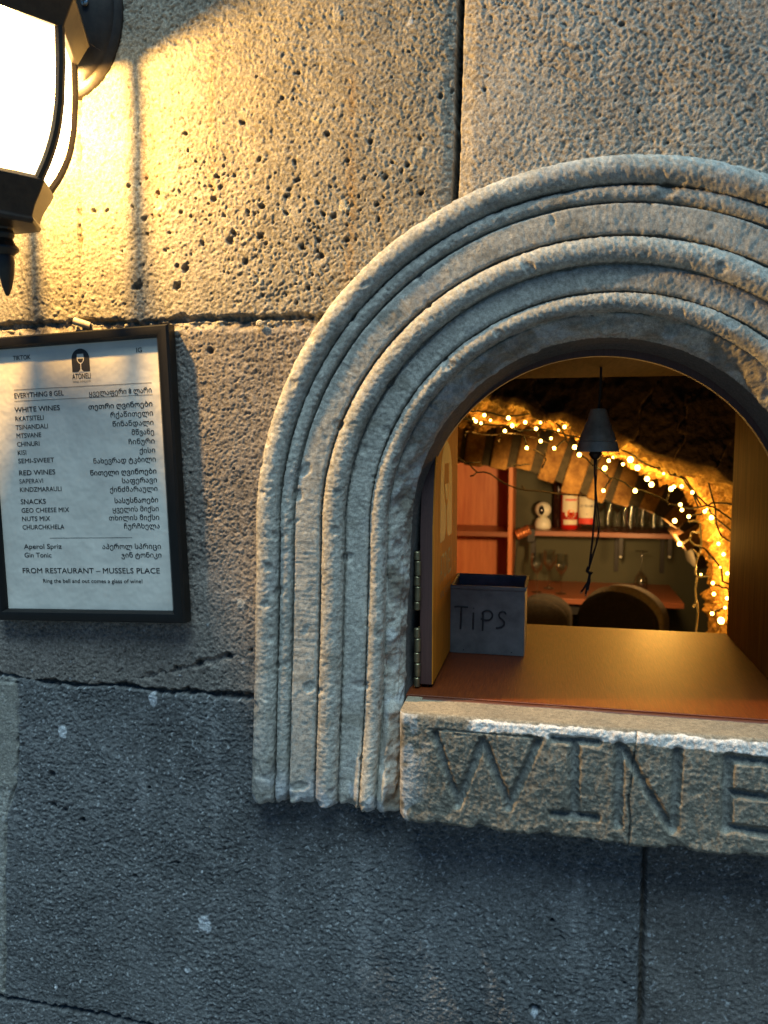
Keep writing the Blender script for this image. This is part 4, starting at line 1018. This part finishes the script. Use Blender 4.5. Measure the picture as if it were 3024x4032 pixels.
# bottles
def bottle(name, label, px, w_px, Y, body, kind, h=0.30):
    x = at(px, 2095, Y)[0]; r = w_px*(Y+DC)/F/2
    t_ = thing(name, label, 'bottle', (x, Y, zs_), 'bottles on the upper shelf')
    pf = [(0, 0.0015), (r*0.9, 0.0015), (r, 0.008), (r, h*0.60), (r*0.93, h*0.66), (r*0.42, h*0.78), (r*0.36, h*0.86), (r*0.36, h*0.95), (r*0.42, h*0.955), (r*0.42, h*0.985), (0, h*0.985)]
    MB().lathe([(a, zs_+b) for a, b in pf], (x, Y, 0), 28).build('glass_body', body, t_)
    MB().lathe([(r*0.40, zs_+h*0.988), (r*0.40, zs_+h), (0, zs_+h)], (x, Y, 0), 18).build('cap', M_black, t_)
    def lab(nm, m, z0, z1, a0=-60, a1=60, rr=1.006):
        vs = []; fs = []; n = 16
        for i in range(n+1):
            a = R(-90+a0+(a1-a0)*i/n)
            vs += [(x+r*rr*math.cos(a), Y+r*rr*math.sin(a), zs_+z0), (x+r*rr*math.cos(a), Y+r*rr*math.sin(a), zs_+z1)]
        for i in range(n): fs.append((2*i, 2*i+2, 2*i+3, 2*i+1))
        return MB().add(vs, fs).build(nm, m, t_, recalc=False)
    if kind == 1:
        lab('label', M_label, 0.075, 0.148, -52, 66); lab('lower_label', M_label, 0.022, 0.043, -42, 66)
        vs = []; 
        l2 = MB(); c_ = 24
        for rr_, m_, yy_ in ((0.024, 0, 1.012), (0.015, 1, 1.02)):
            P_ = []
            for i in range(c_):
                a = 2*math.pi*i/c_; th = R(-90+8) + rr_*math.cos(a)/r; P_.append((x+r*yy_*math.cos(th), Y+r*yy_*math.sin(th), zs_+0.072+rr_*math.sin(a)))
            l2.add(P_, [tuple(range(c_))], m_)
        l2.build('emblem', [M_label, M_orange], t_, recalc=False)
        lab('label_band', M_red, 0.124, 0.131, -30, 55, 1.012)
    if kind == 2:
        lab('label', M_label, 0.052, 0.141, -66, 66); lab('label_band', M_red, 0.026, 0.051, -66, 66)
        for s_, sz, v in (('LO TRAMO', 0.014, 0.098), ('1921', 0.007, 0.066)):
            l2 = MB()
            V, Fc = text_polys(s_, sz, 'CENTER', 0.0004 if sz > .01 else 0)
            vs = []
            for a_, b_ in V:
                th = R(-90)+a_/r; vs.append((x+r*1.015*math.cos(th), Y+r*1.015*math.sin(th), zs_+v+b_))
            l2.add(vs, Fc)
            l2.build('label_lettering', M_inkgrey, t_, angle=None, recalc=False)
    return t_
bottle('bottle', 'dark unlabelled bottle between the white camera and the red aperitif bottle', 2195, 34, 2.64, M_darkliq, 0)
bottle('bottle', 'red aperitif bottle with cream label and orange emblem on the upper shelf', 2240, 64, 2.60, M_redliq, 1)
bottle('bottle', 'clear bottle with cream label above a red band on the upper shelf', 2308, 64, 2.60, M_glass, 2)

# glasses
def tumbler(label, px, w_px, h, Y, base, src=None, stem=False, flip=False, grp='glasses on the upper shelf', bot=None):
    zb = zs_ if bot is None else bot
    x = at(px, base, Y)[0]; r = w_px*(Y+DC)/F/2
    if stem:
        pf = [(0, 0.001), (r*0.85, 0.001), (r*0.85, 0.003), (r*0.2, 0.008), (r*0.09, 0.016), (r*0.09, h*0.45), (r*0.3, h*0.49), (r*0.85, h*0.62), (r, h*0.75), (r*0.9, h), (r*0.86, h), (r*0.95, h*0.75), (r*0.8, h*0.63), (0, h*0.50)]
    else:
        pf = [(0, 0.001), (r*0.78, 0.001), (r*0.86, 0.006), (r, h), (r*0.95, h), (r*0.82, 0.014), (0, 0.012)]
    if flip: pf = [(a, h-b) for a, b in pf]
    o = MB().lathe([(a, zb+b) for a, b in pf], (x, Y, 0), 24).build('wine_glass' if stem else 'drinking_glass', M_glass)
    return tag(o, label, 'glass', grp)
tumbler('tallest stemmed glass standing right behind the bell cord on the upper shelf', 2362, 44, 0.155, 2.62, 2095, stem=True)
tumbler('stemmed glass second from the bell cord on the upper shelf', 2428, 50, 0.150, 2.60, 2095, stem=True)
tumbler('clear tumbler in the middle of the glasses on the upper shelf', 2482, 46, 0.105, 2.58, 2095)
tumbler('clear tumbler just right of the middle one on the upper shelf', 2528, 44, 0.092, 2.64, 2095)
tumbler('low wide clear tumbler second from the right end of the upper shelf', 2573, 46, 0.082, 2.58, 2095)
tumbler('low clear tumbler at the right end of the upper shelf', 2634, 44, 0.075, 2.60, 2095)
tumbler('clear tumbler squeezed between the two stemmed glasses on the upper shelf', 2396, 40, 0.112, 2.66, 2095)
tumbler('tall clear tumbler half behind the middle one on the upper shelf', 2458, 40, 0.118, 2.67, 2095)
tumbler('low clear tumbler set back between the two rightmost ones on the upper shelf', 2604, 40, 0.080, 2.67, 2095)
g2 = 'wine glasses on the lower shelf'
tumbler('stemmed wine glass nearest the tip box on the lower shelf', 2112, 48, 0.165, 2.45, 2370, stem=True, grp=g2, bot=zl_)
tumbler('middle stemmed wine glass of the cluster on the lower shelf', 2160, 50, 0.165, 2.55, 2370, stem=True, grp=g2, bot=zl_)
tumbler('stemmed wine glass at the right of the cluster on the lower shelf', 2208, 50, 0.165, 2.44, 2370, stem=True, grp=g2, bot=zl_)
tumbler('wine glass turned upside down alone on the lower shelf behind the chair', 2520, 54, 0.178, 2.52, 2370, stem=True, flip=True, grp=g2, bot=zl_)

# copper toned ribbed roll at the shelf end, with its cable
px0 = at(2033, 2108, 2.48); px1 = at(2088, 2085, 2.48)
rl = thing('ribbed_lamp', 'small copper toned ribbed lamp clipped to the left end of the upper shelf', 'lamp', tuple(px1))
mb = MB(); a = Vector(px0); b = Vector(px1)
ptsr = [a.lerp(b, i/24) for i in range(25)]; rr = [0.022*(0.82+0.18*abs(math.sin(i/24*5*math.pi))) for i in range(25)]
mb.tube(ptsr, rr, 16); mb.build('ribbed_shade', M_copper, rl, angle=60)
mb = MB(); mb.tube([tuple(at(x, y, 2.52)) for x, y in [(2048, 2120), (2036, 2150), (2030, 2190), (2026, 2250), (2024, 2400)]], 0.0035, 8); mb.build('cable', M_cable, rl)
mb = MB(); mb.box(px1[0]-0.012, px1[0]+0.02, 2.47, 2.50, zs_-0.045, zs_+0.010); mb.build('clip', M_black, rl, bevel=0.002)

# ------------------------------------------------------------------ round-backed chairs
def chair(label, pxc, pyt, w_px, Y, yaw, front, edge):
    c = at(pxc, pyt, Y); wd = w_px*(Y+DC)/F/2; x, zt2 = c[0], c[2]
    t_ = thing('padded_chair', label, 'chair', (x, Y, RZ0), 'round-backed padded chairs behind the counter')
    seat_z = RZ0+0.46; hb = zt2-seat_z
    N = 22; outl = []
    for i in range(N+1):
        a = math.pi*i/N; outl.append((-wd*math.cos(a), hb-wd*0.75+wd*0.75*math.sin(a)))
    outl = [(-wd*0.92, 0.0)] + outl + [(wd*0.92, 0.0)]
    cy, sy_ = math.cos(yaw), math.sin(yaw)
    def f(d, k=1.0): return lambda p, q: (x + p*k*cy - d*sy_, Y + p*k*sy_ + d*cy, seat_z + (q*k if k != 1 else q))
    mb = MB(); mb.prism(outl, f(0.0), f(0.03), 0); mb.build('back_cover', front, t_, bevel=0.012)
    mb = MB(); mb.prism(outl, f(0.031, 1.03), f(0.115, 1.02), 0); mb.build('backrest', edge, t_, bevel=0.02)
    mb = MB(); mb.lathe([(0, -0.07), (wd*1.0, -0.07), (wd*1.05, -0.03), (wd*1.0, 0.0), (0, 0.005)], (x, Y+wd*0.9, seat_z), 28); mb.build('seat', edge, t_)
    for sx in (-1, 1):
        for sy2 in (0.25, 1.5):
            mb = MB(); mb.tube([(x+sx*wd*0.6, Y+wd*sy2, seat_z-0.068), (x+sx*wd*0.75, Y+wd*sy2, RZ0)], 0.016, 10, r1=0.011); mb.build('leg', M_black, t_)
chair('dark round-backed chair, its edge coloured pale as if lit, in the middle behind the counter', 2425, 2332, 325, 1.75, R(-28), M_fabric, M_fabric2)
chair('grey-brown round-backed chair half hidden behind the tip box', 2128, 2368, 210, 1.85, R(-10), M_fabric3, M_fabric3)

# ------------------------------------------------------------------ string lights
fl = thing('string_lights', 'dark wired string of warm white fairy lights along the stone arch edge', 'string lights', tuple(at(2450, 1800, 0.84)))
WIRES = [
 [(1800, 1622), (1850, 1618), (1880, 1618), (1932, 1624), (1990, 1640), (2035, 1637), (2090, 1628), (2140, 1637), (2153, 1650), (2190, 1665), (2215, 1700), (2230, 1728), (2200, 1750), (2184, 1762)],
 [(1800, 1645), (1870, 1660), (1920, 1672), (1980, 1674), (2030, 1690), (2060, 1695), (2110, 1690), (2135, 1665), (2155, 1645)],
 [(2120, 1690), (2200, 1702), (2270, 1720), (2330, 1745), (2440, 1768), (2500, 1795), (2540, 1825), (2580, 1842), (2630, 1855), (2700, 1885), (2730, 1930), (2760, 1965), (2790, 1992), (2830, 2010), (2900, 2060)],
 [(2223, 1730), (2281, 1791), (2310, 1806), (2340, 1835), (2390, 1870), (2403, 1885), (2420, 1882), (2460, 1900), (2495, 1925), (2560, 1943), (2625, 1974), (2640, 1985), (2680, 1995), (2750, 1998), (2790, 1988), (2820, 1980), (2900, 1992)],
 [(2376, 1930), (2390, 1905), (2405, 1883)], [(2712, 2034), (2760, 2025), (2785, 2000), (2800, 2020), (2830, 2050), (2890, 2100)],
 [(2755, 2155), (2780, 2165), (2810, 2200), (2840, 2240), (2845, 2290), (2890, 2312)], [(2807, 2296), (2830, 2305), (2862, 2315), (2900, 2350)],
 [(2625, 1974), (2632, 1950), (2642, 1930)], [(2750, 1998), (2735, 1960), (2726, 1942)], [(2785, 1880), (2800, 1940), (2815, 1990), (2820, 2060), (2840, 2110), (2890, 2140)],
 [(2062, 1715), (2070, 1745), (2074, 1762)], [(2111, 1692), (2122, 1720), (2129, 1737)],
 [(2850, 2395), (2830, 2402), (2810, 2412)], [(2620, 1842), (2640, 1870), (2690, 1885), (2715, 1920), (2760, 1990)]]
DIM = [[(1800, 1800), (1850, 1830), (1880, 1860), (1930, 1865), (1990, 1905), (2070, 1930), (2200, 1945), (2300, 1948)], [(1830, 1720), (1835, 1700), (1860, 1702), (1900, 1712), (1960, 1712), (2010, 1705), (2060, 1712), (2110, 1725), (2160, 1745)],
       [(1875, 1862), (1852, 1875)], [(2100, 1770), (2140, 1795), (2150, 1810), (2135, 1842)], [(1800, 1810), (1835, 1822), (1890, 1820)], [(2010, 1838), (2050, 1832), (2085, 1828)], [(2145, 1800), (2148, 1772)], [(1960, 1740), (1972, 1718)], [(2070, 1930), (2055, 1912)]]
PALE = [[(2676, 2140), (2712, 2125), (2735, 2145), (2757, 2150)], [(2758, 2060), (2762, 2145), (2755, 2180), (2742, 2210), (2737, 2250), (2745, 2272), (2790, 2268)], [(2748, 2185), (2728, 2163)], [(2745, 2275), (2737, 2320), (2742, 2365), (2728, 2392)], [(2746, 2370), (2748, 2410), (2740, 2500)],
        [(2715, 2130), (2722, 2100), (2725, 2095), (2755, 2093)], [(2710, 2054), (2752, 2054)], [(2790, 2190), (2795, 2203), (2803, 2206)]]
def wig(pts, Y, j=0.0025, seed=0):
    r_ = random.Random(seed); out = []
    for i, (x, y) in enumerate(pts):
        out.append(np.array(at(x, y, Y + r_.uniform(-0.012, 0.012))))
        if i < len(pts)-1:
            x2, y2 = pts[i+1]; out.append(np.array(at((x+x2)/2, (y+y2)/2, Y)) + np.array([0, 0, r_.uniform(-j, j)]))
    return [tuple(p) for p in out]
YS = 0.80
mb = MB()
for i, w in enumerate(WIRES):
    P_ = wig(w, YS, seed=i); mb.tube(P_, 0.0018, 6); mb.tube([(x+0.001*math.sin(k*1.7), y+0.001, z+0.0011*math.cos(k*1.7)) for k, (x, y, z) in enumerate(P_)], 0.0011, 5)
mb.build('wire', M_cable, fl)
mb = MB()
for i, w in enumerate(DIM): mb.tube(wig(w, 0.95, seed=50+i), 0.0018, 6)
mb.build('rear_wire', M_cable, fl)
mb = MB()
for i, w in enumerate(PALE): mb.tube(wig(w, 0.86, seed=90+i), 0.0021, 6)
mb.build('clear_wire', M_pale, fl)
BUL = [(1907, 1635), (2002, 1646), (2017, 1676), (1988, 1697), (1874, 1659), (1894, 1666), (1866, 1649), (1931, 1655), (2068, 1663), (2128, 1664), (2111, 1688), (2129, 1737), (2170, 1726), (2074, 1764), (2182, 1765), (2223, 1681), (2199, 1694),
       (2263, 1761), (2281, 1791), (2397, 1814), (2414, 1801), (2453, 1828), (2482, 1810), (2530, 1792), (2510, 1842), (2381, 1844), (2548, 1886), (2565, 1908), (2376, 1932), (2501, 1933), (2642, 1925), (2654, 1917), (2684, 1915), (2679, 1987), (2620, 1839), (2613, 1865), (2726, 1939),
       (2685, 2008), (2712, 2034), (2657, 2051), (2775, 2014), (2784, 2005), (2801, 2039), (2676, 2142), (2829, 2141), (2849, 2183), (2807, 2296), (2811, 2339), (2760, 2262), (2864, 2258), (2863, 2356), (2855, 2393), (2804, 2416), (2839, 2444), (2836, 2234)]
BIG = {(2482, 1810): 1.75, (2510, 1842): 1.6, (2381, 1844): 1.4, (2548, 1886): 1.45, (2565, 1908): 1.45, (2839, 2444): 1.9, (2501, 1933): 1.25, (2263, 1761): 1.3, (2281, 1791): 1.25, (2642, 1925): 1.35, (2801, 2039): 1.3, (2657, 2051): 1.3, (2676, 2142): 1.3, (2017, 1676): 1.15, (2002, 1646): 1.15, (1866, 1649): .6, (1894, 1666): .8, (1931, 1655): .7, (2199, 1694): .6, (2170, 1726): .75, (2414, 1801): .6, (2613, 1865): .65, (2784, 2005): .5, (2836, 2234): .55, (2760, 2262): .6, (2453, 1828): .85, (2128, 1664): .7, (2855, 2393): .8}
src = None
for i, b in enumerate(BUL):
    k = BIG.get(b, 1.0)
    p = at(b[0], b[1], YS-0.012)
    if src is None:
        src = MB().lathe([(0, -0.0046), (0.0028, -0.0040), (0.0044, -0.0010), (0.0044, 0.0014), (0.0026, 0.0042), (0, 0.0050)], tuple(ORG[fl]), 14).build('bulb', M_bulb, fl); o = src
    else:
        o = src.copy(); COL.objects.link(o); o.parent = fl
    o.location = Vector(p) - Vector(ORG[fl]); o.scale = (k*0.72,)*3
for (px, py, Y, P_) in ((1880, 1700, 0.93, .10), (2010, 1715, 0.95, .16), (2130, 1735, 0.93, .14), (2270, 1790, 0.95, .20), (2400, 1840, 0.95, .26), (2500, 1870, 0.95, .30), (2600, 1930, 0.95, .26), (2690, 2000, 0.92, .22), (2770, 2100, 0.95, .30), (2780, 2250, 0.93, .30), (2785, 2380, 0.90, .36), (2600, 2110, 0.62, .44)):
    lamp('string_counter_fill', at(px, py, Y), P_*0.85, (1.0, 0.47, 0.08), 0.012, fl)  # bulb light along the string; last one is added for the counter sheen
# unseen fill light added to brighten the chair edges
lamp('room_fill', (0.40, 2.06, -0.35), 2.5, (1.0, 0.58, 0.22), 0.04)
spd = bpy.data.lights.new('shelf_fill_spot', 'SPOT'); spd.energy = 24.0; spd.color = (1.0, 0.60, 0.25); spd.spot_size = R(50); spd.spot_blend = 0.6; spd.shadow_soft_size = 0.03  # unseen spot added to light the bookcase and shelf
spo = bpy.data.objects.new('shelf_fill_spot', spd); COL.objects.link(spo); spo.location = (0.12, 1.25, -0.16)
spo.rotation_euler = (Vector((-0.12, 2.7, -0.42)) - Vector(spo.location)).to_track_quat('-Z', 'Y').to_euler()

SC.render.film_transparent = False
SC.cycles.use_denoising = True
SC.cycles.max_bounces = 10; SC.cycles.transmission_bounces = 8; SC.cycles.transparent_max_bounces = 16
SC.cycles.caustics_reflective = False; SC.cycles.caustics_refractive = False
SC.cycles.sample_clamp_indirect = 4.0
